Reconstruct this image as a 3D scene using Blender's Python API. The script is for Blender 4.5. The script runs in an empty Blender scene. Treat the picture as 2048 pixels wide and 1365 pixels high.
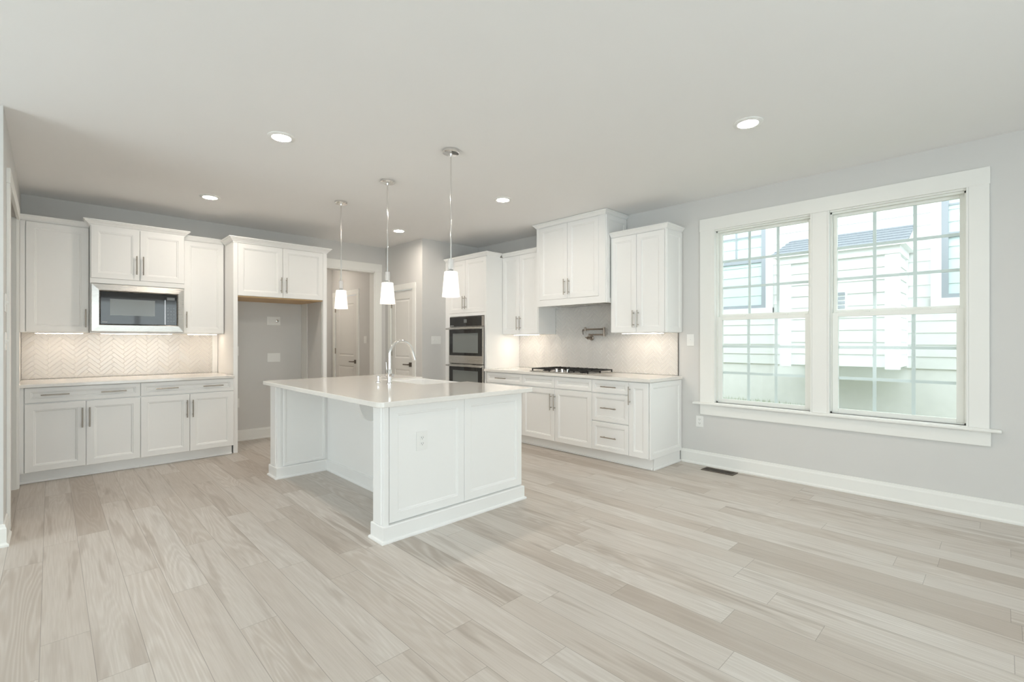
import bpy, bmesh, math, random
from mathutils import Vector, Matrix
random.seed(7)
sc = bpy.context.scene
COL = sc.collection
R = math.radians
PI = math.pi

# ------------------------------------------------------------------ camera
CAMZ = 1.287
cam_d = bpy.data.cameras.new('camera'); cam = bpy.data.objects.new('camera', cam_d); COL.objects.link(cam)
cam.location = (0, 0, CAMZ); cam.rotation_euler = (R(90), 0, R(-44.1))
cam_d.sensor_width = 36; cam_d.lens = 953.5 / 2048 * 36; cam_d.clip_start = 0.05
sc.camera = cam

# ------------------------------------------------------------------ world, exposure
sc.view_settings.view_transform = 'Standard'; sc.view_settings.look = 'None'
sc.view_settings.gamma = 1; sc.view_settings.use_curve_mapping = False
sc.view_settings.exposure = 1.34
SKY = 1.3            # overcast sky
DAY_FILL = 25            # fill lamps added at the unseen doors and side window, W
CAN = 104             # recessed lamps (radiance)
STRIP = 8.5           # under-cabinet strips (radiance)
SHADE = 0.34          # pendant shades (radiance)
world = bpy.data.worlds.new('overcast_sky'); sc.world = world; world.use_nodes = True
wn = world.node_tree.nodes; wl = world.node_tree.links
bg = wn['Background']; bg.inputs[1].default_value = SKY
wtc = wn.new('ShaderNodeTexCoord'); wsep = wn.new('ShaderNodeSeparateXYZ'); wr = wn.new('ShaderNodeValToRGB')
wl.new(wtc.outputs['Generated'], wsep.inputs[0]); wl.new(wsep.outputs[2], wr.inputs[0])
wr.color_ramp.elements[0].position = 0.0; wr.color_ramp.elements[0].color = (0.80, 0.86, 0.90, 1)
wr.color_ramp.elements[1].position = 0.6; wr.color_ramp.elements[1].color = (0.95, 1.0, 1.03, 1)
wl.new(wr.outputs[0], bg.inputs[0])
try:
    sc.cycles.use_denoising = True
    sc.cycles.max_bounces = 10; sc.cycles.diffuse_bounces = 6; sc.cycles.glossy_bounces = 5
    sc.cycles.transparent_max_bounces = 12; sc.cycles.sample_clamp_indirect = 6
    sc.cycles.caustics_reflective = False; sc.cycles.caustics_refractive = False
except Exception: pass

def area(name, loc, rot, sx, sy, power, color=(1, 1, 1)):
    d = bpy.data.lights.new(name, 'AREA'); d.shape = 'RECTANGLE'; d.size = sx; d.size_y = sy
    d.energy = power; d.color = color
    o = bpy.data.objects.new(name, d); COL.objects.link(o); o.location = loc; o.rotation_euler = rot
    return o
XL_ = -4.0
# fill lamps added just inside the unseen doors and far-left window, boosting sky light
area('daylight_fill', (0.05, -2.56, 1.25), (R(90), 0, 0), 5.2, 2.2, DAY_FILL, (0.84, 0.95, 1.0))
area('daylight_fill', (XL_ + 0.12, 2.85, 1.35), (R(90), 0, R(-90)), 2.8, 2.0, DAY_FILL * 0.8, (0.84, 0.95, 1.0))

# ------------------------------------------------------------------ materials
def mat(name, col, rough=0.5, metal=0.0, spec=0.5, noise=0.0, nscale=40.0, bump=0.0, bscale=300.0, emit=None, estr=0.0, coat=0.0):
    m = bpy.data.materials.new(name); m.use_nodes = True
    nt = m.node_tree; b = nt.nodes['Principled BSDF']
    b.inputs['Base Color'].default_value = (*col, 1); b.inputs['Roughness'].default_value = rough
    b.inputs['Metallic'].default_value = metal; b.inputs['Specular IOR Level'].default_value = spec
    if coat: b.inputs['Coat Weight'].default_value = coat; b.inputs['Coat Roughness'].default_value = 0.1
    if emit: b.inputs['Emission Color'].default_value = (*emit, 1); b.inputs['Emission Strength'].default_value = estr
    tc = nt.nodes.new('ShaderNodeTexCoord')
    if noise:
        n = nt.nodes.new('ShaderNodeTexNoise'); n.inputs['Scale'].default_value = nscale; n.inputs['Detail'].default_value = 3
        nt.links.new(tc.outputs['Object'], n.inputs['Vector'])
        mx = nt.nodes.new('ShaderNodeMix'); mx.data_type = 'RGBA'
        mx.inputs[6].default_value = (*[c * (1 - noise) for c in col], 1); mx.inputs[7].default_value = (*[min(1, c * (1 + noise)) for c in col], 1)
        nt.links.new(n.outputs['Fac'], mx.inputs[0]); nt.links.new(mx.outputs[2], b.inputs['Base Color'])
    if bump:
        n2 = nt.nodes.new('ShaderNodeTexNoise'); n2.inputs['Scale'].default_value = bscale
        nt.links.new(tc.outputs['Object'], n2.inputs['Vector'])
        bp = nt.nodes.new('ShaderNodeBump'); bp.inputs['Strength'].default_value = bump; bp.inputs['Distance'].default_value = 0.002
        nt.links.new(n2.outputs['Fac'], bp.inputs['Height']); nt.links.new(bp.outputs[0], b.inputs['Normal'])
    return m

M = {}
M['wall'] = mat('wall_paint', (0.685, 0.678, 0.662), 0.85, spec=0.2, noise=0.012, nscale=3, bump=0.06, bscale=500)
M['ceil'] = mat('ceiling_paint', (0.86, 0.855, 0.85), 0.9, spec=0.1, noise=0.01, nscale=2, bump=0.06, bscale=500)
M['trim'] = mat('trim_paint', (0.86, 0.86, 0.83), 0.42, spec=0.4, noise=0.008, nscale=6)
M['cab'] = mat('cabinet_paint', (0.90, 0.90, 0.888), 0.4, spec=0.4, noise=0.008, nscale=6)
M['door'] = mat('door_paint', (0.80, 0.79, 0.76), 0.5, spec=0.4, noise=0.008, nscale=6)
M['quartz'] = mat('quartz', (0.84, 0.815, 0.775), 0.07, spec=0.6, noise=0.025, nscale=60)
M['tile'] = mat('glazed_tile', (0.68, 0.66, 0.63), 0.12, spec=0.6, noise=0.03, nscale=9, bump=0.35, bscale=22)
M['grout'] = mat('grout', (0.90, 0.89, 0.87), 0.8, noise=0.03)
M['nickel'] = mat('satin_nickel', (0.41, 0.37, 0.32), 0.32, metal=1.0, noise=0.05, nscale=80)
M['filler_metal'] = mat('aged_nickel', (0.30, 0.255, 0.215), 0.3, metal=1.0, noise=0.05)
M['chrome'] = mat('polished_chrome', (0.80, 0.79, 0.78), 0.1, metal=1.0, noise=0.02)
M['bronze'] = mat('dark_nickel', (0.22, 0.195, 0.17), 0.35, metal=1.0, noise=0.05)
M['black'] = mat('black_glass', (0.018, 0.018, 0.018), 0.04, spec=0.6, noise=0.02)
M['screen'] = mat('mesh_window', (0.20, 0.215, 0.21), 0.12, spec=0.5, noise=0.05, nscale=200)
M['display'] = mat('display_glass', (0.16, 0.17, 0.17), 0.1, noise=0.02)
M['print'] = mat('pale_print', (0.75, 0.75, 0.73), 0.5, noise=0.02)
M['iron'] = mat('cast_iron', (0.02, 0.019, 0.018), 0.55, noise=0.2, nscale=90)
M['plate'] = mat('white_plastic', (0.87, 0.87, 0.85), 0.35, noise=0.01)
M['slot'] = mat('dark_slot', (0.05, 0.05, 0.05), 0.6, noise=0.02)
M['sink'] = mat('fireclay', (0.88, 0.875, 0.86), 0.12, spec=0.6, noise=0.01)
M['ply'] = mat('plywood', (0.58, 0.40, 0.22), 0.6, noise=0.12, nscale=18)
M['register'] = mat('brown_metal', (0.11, 0.085, 0.065), 0.45, metal=0.4, noise=0.05)
M['lampring'] = mat('lamp_ring', (0.85, 0.85, 0.83), 0.5, noise=0.01)
M['canglow'] = mat('lit_lamp', (1, 1, 1), 0.5, emit=(1.0, 0.885, 0.765), estr=CAN)
M['strip'] = mat('lit_strip', (1, 1, 1), 0.5, emit=(1.0, 0.83, 0.67), estr=STRIP)
M['strip_bright'] = mat('lit_strip_bright', (1, 1, 1), 0.5, emit=(1.0, 0.86, 0.72), estr=STRIP * 1.45)
M['shade'] = mat('lit_shade', (0.9, 0.88, 0.84), 0.4, emit=(1.0, 0.90, 0.79), estr=SHADE)
M['siding'] = mat('siding_paint', (0.82, 0.83, 0.82), 0.6, noise=0.015, nscale=8)
M['extrim'] = mat('exterior_trim', (0.90, 0.91, 0.91), 0.5, noise=0.01)
M['concrete'] = mat('foundation_coating', (0.90, 0.90, 0.89), 0.85, noise=0.06, nscale=9, bump=0.3, bscale=40)
M['exframe'] = mat('grey_window_frame', (0.36, 0.39, 0.43), 0.4, noise=0.02)
M['blind'] = mat('window_blind', (0.84, 0.88, 0.86), 0.6, noise=0.02)
M['shingle'] = mat('asphalt_shingle', (0.26, 0.285, 0.315), 0.85, noise=0.35, nscale=60)
M['muntin'] = mat('muntin_vinyl', (0.80, 0.83, 0.85), 0.45, noise=0.01)
M['vinyl'] = mat('window_vinyl', (0.86, 0.87, 0.83), 0.4, noise=0.008)
M['lawn_soil'] = mat('lawn_soil', (0.16, 0.17, 0.08), 0.95, noise=0.3, nscale=12)
M['grass'] = mat('grass_blade', (0.25, 0.34, 0.10), 0.7, noise=0.3, nscale=5)
M['acrylic'] = None

def glass_mat(name, tint=(0.97, 1.0, 0.99), milky=0.0):
    m = bpy.data.materials.new(name); m.use_nodes = True; nt = m.node_tree
    for n in list(nt.nodes): nt.nodes.remove(n)
    out = nt.nodes.new('ShaderNodeOutputMaterial'); mx = nt.nodes.new('ShaderNodeMixShader')
    tr = nt.nodes.new('ShaderNodeBsdfTransparent'); tr.inputs[0].default_value = (*tint, 1)
    gl = nt.nodes.new('ShaderNodeBsdfGlossy'); gl.inputs['Roughness'].default_value = 0.0
    lw = nt.nodes.new('ShaderNodeLayerWeight'); pw = nt.nodes.new('ShaderNodeMath'); pw.operation = 'POWER'; pw.inputs[1].default_value = 5
    sc_ = nt.nodes.new('ShaderNodeMath'); sc_.operation = 'MULTIPLY_ADD'; sc_.inputs[1].default_value = 0.7; sc_.inputs[2].default_value = 0.022
    nt.links.new(lw.outputs['Facing'], pw.inputs[0]); nt.links.new(pw.outputs[0], sc_.inputs[0]); nt.links.new(sc_.outputs[0], mx.inputs[0]); nt.links.new(tr.outputs[0], mx.inputs[1]); nt.links.new(gl.outputs[0], mx.inputs[2])
    last = mx.outputs[0]
    if milky:
        df = nt.nodes.new('ShaderNodeBsdfDiffuse'); df.inputs[0].default_value = (0.92, 0.92, 0.92, 1); m2 = nt.nodes.new('ShaderNodeMixShader'); m2.inputs[0].default_value = milky
        nt.links.new(last, m2.inputs[1]); nt.links.new(df.outputs[0], m2.inputs[2]); last = m2.outputs[0]
    nt.links.new(last, out.inputs[0]); return m
M['glass'] = glass_mat('window_glass'); M['acrylic'] = glass_mat('clear_acrylic', (0.98, 0.98, 0.98), milky=0.35)
M['exglass'] = glass_mat('tinted_glass', (0.96, 1.0, 1.0))

def brushed(name, col, rough):
    m = mat(name, col, rough, metal=1.0); nt = m.node_tree; b = nt.nodes['Principled BSDF']
    tc = nt.nodes.new('ShaderNodeTexCoord'); mp = nt.nodes.new('ShaderNodeMapping'); mp.inputs['Scale'].default_value = (4, 4, 400)
    n = nt.nodes.new('ShaderNodeTexNoise'); n.inputs['Scale'].default_value = 3
    nt.links.new(tc.outputs['Object'], mp.inputs[0]); nt.links.new(mp.outputs[0], n.inputs['Vector'])
    r = nt.nodes.new('ShaderNodeMapRange'); r.inputs[3].default_value = rough - 0.07; r.inputs[4].default_value = rough + 0.1
    nt.links.new(n.outputs['Fac'], r.inputs[0]); nt.links.new(r.outputs[0], b.inputs['Roughness']); return m
M['steel'] = brushed('brushed_steel', (0.62, 0.60, 0.57), 0.26)

def floor_mat():
    m = bpy.data.materials.new('oak_planks'); m.use_nodes = True; nt = m.node_tree; N = nt.nodes; L = nt.links
    b = N['Principled BSDF']; b.inputs['Specular IOR Level'].default_value = 0.45
    tc = N.new('ShaderNodeTexCoord'); sp = N.new('ShaderNodeSeparateXYZ'); L.new(tc.outputs['Object'], sp.inputs[0])
    def ma(op, a, bb=None, c=None):
        n = N.new('ShaderNodeMath'); n.operation = op
        for i, v in enumerate((a, bb, c)):
            if v is None: continue
            if isinstance(v, (int, float)): n.inputs[i].default_value = v
            else: L.new(v, n.inputs[i])
        return n.outputs[0]
    W = 0.159
    xs = ma('DIVIDE', ma('ADD', sp.outputs[0], 0.03), W); row = ma('FLOOR', xs); fx = ma('SUBTRACT', xs, row)
    wn1 = N.new('ShaderNodeTexWhiteNoise'); wn1.noise_dimensions = '1D'; L.new(row, wn1.inputs['W'])
    wn1b = N.new('ShaderNodeTexWhiteNoise'); wn1b.noise_dimensions = '1D'; L.new(ma('ADD', row, 57.3), wn1b.inputs['W'])
    ln = ma('ADD', ma('MULTIPLY', wn1b.outputs[0], 0.9), 1.0)
    ys = ma('DIVIDE', ma('ADD', sp.outputs[1], ma('MULTIPLY', wn1.outputs[0], 9.0)), ln)
    colm = ma('FLOOR', ys); fy = ma('SUBTRACT', ys, colm)
    cv = N.new('ShaderNodeCombineXYZ'); L.new(row, cv.inputs[0]); L.new(colm, cv.inputs[1])
    pid = N.new('ShaderNodeTexWhiteNoise'); pid.noise_dimensions = '2D'; L.new(cv.outputs[0], pid.inputs['Vector'])
    pidc = N.new('ShaderNodeSeparateColor'); L.new(pid.outputs['Color'], pidc.inputs[0])
    # grain coordinates: stretched along the plank, shifted per plank
    gv = N.new('ShaderNodeCombineXYZ')
    L.new(ma('MULTIPLY_ADD', sp.outputs[0], 1.0, ma('MULTIPLY', pidc.outputs[0], 37.0)), gv.inputs[0])
    L.new(ma('MULTIPLY_ADD', sp.outputs[1], 0.085, ma('MULTIPLY', pidc.outputs[1], 53.0)), gv.inputs[1])
    L.new(ma('MULTIPLY', pidc.outputs[2], 20.0), gv.inputs[2])
    n1 = N.new('ShaderNodeTexNoise'); n1.inputs['Scale'].default_value = 6.5; n1.inputs['Detail'].default_value = 1.6; n1.inputs['Distortion'].default_value = 0.25
    L.new(gv.outputs[0], n1.inputs['Vector'])
    rings = ma('SINE', ma('MULTIPLY', n1.outputs['Fac'], 120.0))
    rings = ma('POWER', ma('MULTIPLY_ADD', rings, 0.5, 0.5), 1.6)
    gv2 = N.new('ShaderNodeCombineXYZ'); L.new(sp.outputs[0], gv2.inputs[0]); L.new(ma('MULTIPLY', sp.outputs[1], 0.03), gv2.inputs[1]); L.new(pidc.outputs[0], gv2.inputs[2])
    n2 = N.new('ShaderNodeTexNoise'); n2.inputs['Scale'].default_value = 150; n2.inputs['Detail'].default_value = 2; L.new(gv2.outputs[0], n2.inputs['Vector'])
    n3 = N.new('ShaderNodeTexNoise'); n3.inputs['Scale'].default_value = 15; n3.inputs['Detail'].default_value = 2; n3.inputs['Distortion'].default_value = 0.5; L.new(gv.outputs[0], n3.inputs['Vector'])
    streak = N.new('ShaderNodeMapRange'); streak.inputs[1].default_value = 0.54; streak.inputs[2].default_value = 0.66; L.new(n3.outputs['Fac'], streak.inputs[0])
    # tone of each plank
    tone = N.new('ShaderNodeValToRGB'); cr = tone.color_ramp
    cr.elements[0].position = 0.0; cr.elements[0].color = (0.45, 0.39, 0.335, 1)
    cr.elements[1].position = 1.0; cr.elements[1].color = (0.61, 0.57, 0.525, 1)
    e = cr.elements.new(0.22); e.color = (0.545, 0.49, 0.435, 1)
    e = cr.elements.new(0.6); e.color = (0.58, 0.53, 0.48, 1)
    L.new(pidc.outputs[2], tone.inputs[0])
    def mix(f, a, c, mode='MIX'):
        n = N.new('ShaderNodeMix'); n.data_type = 'RGBA'; n.blend_type = mode
        if isinstance(f, (int, float)): n.inputs[0].default_value = f
        else: L.new(f, n.inputs[0])
        for i, v in ((6, a), (7, c)):
            if isinstance(v, tuple): n.inputs[i].default_value = (*v, 1)
            else: L.new(v, n.inputs[i])
        return n.outputs[2]
    ringamt = ma('MULTIPLY', rings, ma('MULTIPLY_ADD', ma('POWER', pidc.outputs[0], 1.6), 0.40, 0.06))
    c = mix(ringamt, tone.outputs[0], (0.77, 0.74, 0.70))
    fib = N.new('ShaderNodeMapRange'); fib.inputs[1].default_value = 0.35; fib.inputs[2].default_value = 0.70; L.new(n2.outputs['Fac'], fib.inputs[0])
    c = mix(ma('MULTIPLY', fib.outputs[0], 0.30), c, (0.42, 0.365, 0.31))
    c = mix(ma('MULTIPLY', streak.outputs[0], ma('MULTIPLY_ADD', pidc.outputs[1], 0.65, 0.1)), c, (0.36, 0.305, 0.255))
    ex = ma('MULTIPLY', ma('MINIMUM', fx, ma('SUBTRACT', 1.0, fx)), W)
    ey = ma('MULTIPLY', ma('MINIMUM', fy, ma('SUBTRACT', 1.0, fy)), ln)
    gap = ma('LESS_THAN', ma('MINIMUM', ex, ey), 0.0013)
    c = mix(ma('MULTIPLY', gap, 0.45), c, (0.12, 0.10, 0.08))
    L.new(c, b.inputs['Base Color'])
    rr = N.new('ShaderNodeMapRange'); rr.inputs[3].default_value = 0.30; rr.inputs[4].default_value = 0.46
    L.new(n2.outputs['Fac'], rr.inputs[0]); L.new(rr.outputs[0], b.inputs['Roughness'])
    bp = N.new('ShaderNodeBump'); bp.inputs['Strength'].default_value = 0.12; bp.inputs['Distance'].default_value = 0.001
    L.new(n2.outputs['Fac'], bp.inputs['Height']); L.new(bp.outputs[0], b.inputs['Normal'])
    return m
M['floor'] = floor_mat()

# ------------------------------------------------------------------ mesh helpers
class MB:
    def __init__(s, mtx=None): s.bm = bmesh.new(); s.m = mtx or Matrix.Identity(4)
    def v(s, x, y, z): return s.bm.verts.new(s.m @ Vector((x, y, z)))
    def box(s, x0, x1, y0, y1, z0, z1, bev=0.0):
        vs = [s.v(x, y, z) for z in (z0, z1) for y in (y0, y1) for x in (x0, x1)]
        fs = [s.bm.faces.new([vs[i] for i in q]) for q in ((0, 2, 3, 1), (4, 5, 7, 6), (0, 1, 5, 4), (2, 6, 7, 3), (0, 4, 6, 2), (1, 3, 7, 5))]
        if bev:
            es = list({e for f in fs for e in f.edges})
            bmesh.ops.bevel(s.bm, geom=es, offset=bev, segments=2, affect='EDGES', profile=0.6)
        return s
    def loops(s, loops, cap0=True, cap1=True, close=True):
        L = [[s.v(*p) for p in lp] for lp in loops]; n = len(L[0])
        for a, b in zip(L, L[1:]):
            for i in range(n if close else n - 1):
                j = (i + 1) % n; s.bm.faces.new((a[i], a[j], b[j], b[i]))
        if cap0: s.bm.faces.new(list(reversed(L[0])))
        if cap1: s.bm.faces.new(L[-1])
        return s
    def lathe(s, prof, c=(0, 0, 0), seg=24, axis='z', cap0=True, cap1=True):
        lp = []
        for r, h in prof:
            ring = []
            for k in range(seg):
                a = 2 * PI * k / seg; u, w = r * math.cos(a), r * math.sin(a)
                ring.append((c[0] + u, c[1] + w, c[2] + h) if axis == 'z' else (c[0] + h, c[1] + u, c[2] + w) if axis == 'x' else (c[0] + w, c[1] + h, c[2] + u))
            lp.append(ring)
        return s.loops(lp, cap0, cap1)
    def tube(s, pts, r, seg=10, rr=None):
        pts = [Vector(p) for p in pts]; lp = []
        up = None
        for i, p in enumerate(pts):
            d = (pts[min(i + 1, len(pts) - 1)] - pts[max(i - 1, 0)]).normalized()
            if up is None: up = Vector((0, 0, 1)) if abs(d.z) < 0.9 else Vector((1, 0, 0))
            a = d.cross(up).normalized(); b = a.cross(d).normalized(); up = b
            q = rr[i] if rr else r
            lp.append([tuple(p + q * (math.cos(2 * PI * k / seg) * a + math.sin(2 * PI * k / seg) * b)) for k in range(seg)])
        return s.loops(lp)
    def prism(s, pts, z0, z1):           # outline in xy, extruded in z
        return s.loops([[(x, y, z0) for x, y in pts], [(x, y, z1) for x, y in pts]])
    def build(s, name, m, parent=None, smooth=False, loc=None, rotz=0.0):
        bmesh.ops.recalc_face_normals(s.bm, faces=s.bm.faces)
        me = bpy.data.meshes.new(name); s.bm.to_mesh(me); s.bm.free(); me.materials.append(m)
        if smooth:
            for p in me.polygons: p.use_smooth = True
            try: me.set_sharp_from_angle(angle=R(40))
            except Exception: pass
        o = bpy.data.objects.new(name, me); COL.objects.link(o)
        if parent is not None: o.parent = parent
        if loc is not None: o.location = loc
        o.rotation_euler.z = rotz
        return o

def tag(o, label=None, cat=None, group=None, kind=None):
    if label: o['label'] = label
    if cat: o['category'] = cat
    if group: o['group'] = group
    if kind: o['kind'] = kind
    return o
def thing(name, label, cat, loc=(0, 0, 0), rotz=0.0, group=None):
    o = bpy.data.objects.new(name, None); COL.objects.link(o); o.empty_display_size = 0.1
    o.location = loc; o.rotation_euler.z = rotz
    return tag(o, label, cat, group)
def struct(o): o['kind'] = 'structure'; return o
def sempty(name, loc=(0, 0, 0), rotz=0.0):
    o = bpy.data.objects.new(name, None); COL.objects.link(o); o.empty_display_size = 0.1; o.location = loc; o.rotation_euler.z = rotz
    o['kind'] = 'structure'; return o
def copy_tree(o, parent=None):
    c = o.copy(); COL.objects.link(c)
    if parent is not None: c.parent = parent
    for ch in list(o.children): copy_tree(ch, c)
    return c

WX, WY, H = 4.875, 6.85, 2.762        # right wall plane, back wall plane, ceiling height
T = 0.12

def grid_wall(axis, at, th, a0, a1, z0, z1, holes=()):
    """wall slab from `at` to at+th along `axis`, spanning a0..a1 and z0..z1, with rectangular holes (a0,a1,z0,z1)"""
    mb = MB(); A = sorted({a0, a1, *[h[0] for h in holes], *[h[1] for h in holes]}); A = [a for a in A if a0 <= a <= a1]
    for p, q in zip(A, A[1:]):
        hs = sorted([(h[2], h[3]) for h in holes if h[0] <= p + 1e-6 and h[1] >= q - 1e-6]); z = z0
        segs = []
        for u, w in hs:
            if u > z + 1e-6: segs.append((z, u))
            z = w
        if z < z1 - 1e-6: segs.append((z, z1))
        for u, w in segs:
            if axis == 'x': mb.box(at, at + th, p, q, u, w)
            else: mb.box(p, q, at, at + th, u, w)
    return mb

# ------------------------------------------------------------------ room shell
XL, YF = -4.0, -2.7           # far left wall and wall behind the camera
struct(MB().box(XL - 0.2, WX + 0.3, YF - 0.3, 9.0, -0.1, 0.0).build('floor', M['floor']))
struct(MB().box(XL - 0.2, WX + 0.25, YF - 0.3, 9.0, H, H + 0.12).build('ceiling', M['ceil']))
W1 = (1.186, 2.062, 0.66, 2.42)     # the two window openings in the right wall (y0,y1,z0,z1)
W2 = (0.182, 1.069, 0.66, 2.42)
struct(grid_wall('x', WX, 0.16, YF, 5.80, 0, H, (W1, W2)).build('wall_right', M['wall']))
DO = (2.72, 3.645, 0, 2.37)          # doorway in the back wall
struct(grid_wall('y', WY, T, -0.40, 3.83, 0, H, (DO,)).build('wall_back', M['wall']))
# pantry block: the face with the door, the face beside the ovens
PD = (6.035, 6.665, 0, 2.07)
struct(grid_wall('x', 3.83, T, 5.80, WY + T, 0, H, (PD,)).build('wall_pantry', M['wall']))
struct(MB().box(3.83 + T, WX + 0.16, 5.80, 5.80 + T, 0, H).build('wall_oven_side', M['wall']))
# left wall with a cased opening, its end faces the camera
LO = (4.90, 5.955, 0, 2.36)
struct(grid_wall('x', -0.21 - 0.14, 0.14, 4.36, WY, 0, H, (LO,)).build('wall_left', M['wall']))
struct(MB().box(XL, -0.35, 4.36, 4.36 + T, 0, H).build('wall_left_far', M['wall']))
struct(grid_wall('x', XL - T, T, YF, 4.48, 0, H, ((1.45, 4.25, 0.35, 2.35),)).build('wall_side', M['wall']))
struct(grid_wall('y', YF - T, T, XL, WX, 0, H, ((-2.6, -0.43, 0, 2.35), (0.53, 2.7, 0, 2.35))).build('wall_front', M['wall']))
struct(MB().box(-2.0, -1.9, 4.48, WY, 0, H).build('wall_mudroom', M['wall']))
struct(MB().box(-2.0, -0.35, WY, WY + T, 0, H).build('wall_mudroom_end', M['wall']))
# hallway beyond the doorway
HD = (7.545, 8.405, 0, 2.08)
struct(grid_wall('x', 3.70, T, WY + T, 8.54, 0, H, (HD,)).build('wall_hall', M['wall']))
struct(MB().box(1.9, 3.82, 8.54, 8.54 + T, 0, H).build('wall_hall_end', M['wall']))
struct(MB().box(2.0, 2.1, WY + T, 8.54, 0, H).build('wall_hall_left', M['wall']))

def base_mb(segs):
    """baseboards: profile swept on straight runs (x0,y0,x1,y1,nx,ny) - n points into the room"""
    mb = MB()
    for x0, y0, x1, y1, nx, ny in segs:
        prof = ((0, 0), (0.026, 0), (0.026, 0.012), (0.017, 0.022), (0.015, 0.024), (0.015, 0.112), (0.010, 0.124), (0.008, 0.138), (0, 0.140))
        mb.loops([[(x + nx * o, y + ny * o, z) for o, z in prof] for x, y in ((x0, y0), (x1, y1))])
    return mb
struct(base_mb([(WX, YF, WX, 2.418, -1, 0)]).build('baseboard_right', M['trim']))
struct(base_mb([(1.56, WY, 2.53, WY, 0, -1)]).build('baseboard_back', M['trim']))
prof = ((0, 0), (0.026, 0), (0.026, 0.012), (0.017, 0.022), (0.015, 0.024), (0.015, 0.112), (0.010, 0.124), (0.008, 0.138), (0, 0.140))
struct(MB().loops([[(XL, 4.36 - o, z) for o, z in prof], [(-0.21 + o, 4.36 - o, z) for o, z in prof], [(-0.21 + o, 4.625, z) for o, z in prof]]).build('baseboard_left', M['trim']))
struct(MB().loops([[(3.83 - o, 5.94, z) for o, z in prof], [(3.83 - o, 5.80 - o, z) for o, z in prof], [(4.225, 5.80 - o, z) for o, z in prof]]).build('baseboard_pantry', M['trim']))
struct(base_mb([(3.70, WY + T, 3.70, 7.45, -1, 0)]).build('baseboard_hall', M['trim']))

# casings
def casing_x(mb, x, y0, y1, top, w=0.105, t=0.018, wt=None):      # on a wall of constant x, face towards -x
    wt = wt or w
    mb.box(x - t, x, y0 - w, y0, 0, top, 0.004); mb.box(x - t, x, y1, y1 + w, 0, top, 0.004)
    mb.box(x - t - 0.003, x, y0 - w - 0.004, y1 + w + 0.004, top, top + wt, 0.004)
def casing_y(mb, y, x0, x1, top, w=0.115, t=0.018, wt=None):
    wt = wt or w
    mb.box(x0 - w, x0, y - t, y, 0, top, 0.004); mb.box(x1, x1 + w, y - t, y, 0, top, 0.004)
    mb.box(x0 - w - 0.004, x1 + w + 0.004, y - t - 0.003, y, top, top + wt, 0.004)
mb = MB(); casing_y(mb, WY, DO[0], DO[1], DO[3], 0.115, wt=0.122)
mb.box(DO[1] - 0.018, DO[1] + 0.002, WY - 0.01, WY + T + 0.005, 0, DO[3]); mb.box(DO[0] - 0.002, DO[0] + 0.018, WY - 0.01, WY + T + 0.005, 0, DO[3])
mb.box(DO[0], DO[1], WY - 0.01, WY + T + 0.005, DO[3] - 0.018, DO[3] + 0.002)
struct(mb.build('trim_doorway', M['trim']))
mb = MB()
for (a, b) in ((LO[0] - 0.27, LO[0] - 0.18),):
    mb.box(-0.21, -0.192, LO[0] - 0.27, LO[0] - 0.16, 0, 2.345, 0.003)
mb.box(-0.21, -0.192, LO[1], LO[1] + 0.07, 0, 2.345, 0.003)
mb.box(-0.21, -0.189, LO[0] - 0.275, LO[1] + 0.075, 2.345, 2.445, 0.003)
mb.box(-0.352, -0.208, LO[1] - 0.012, LO[1] + 0.01, 0, LO[3]); mb.box(-0.352, -0.208, LO[0] - 0.01, LO[0] + 0.012, 0, LO[3])
struct(mb.build('trim_left_opening', M['trim']))

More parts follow.
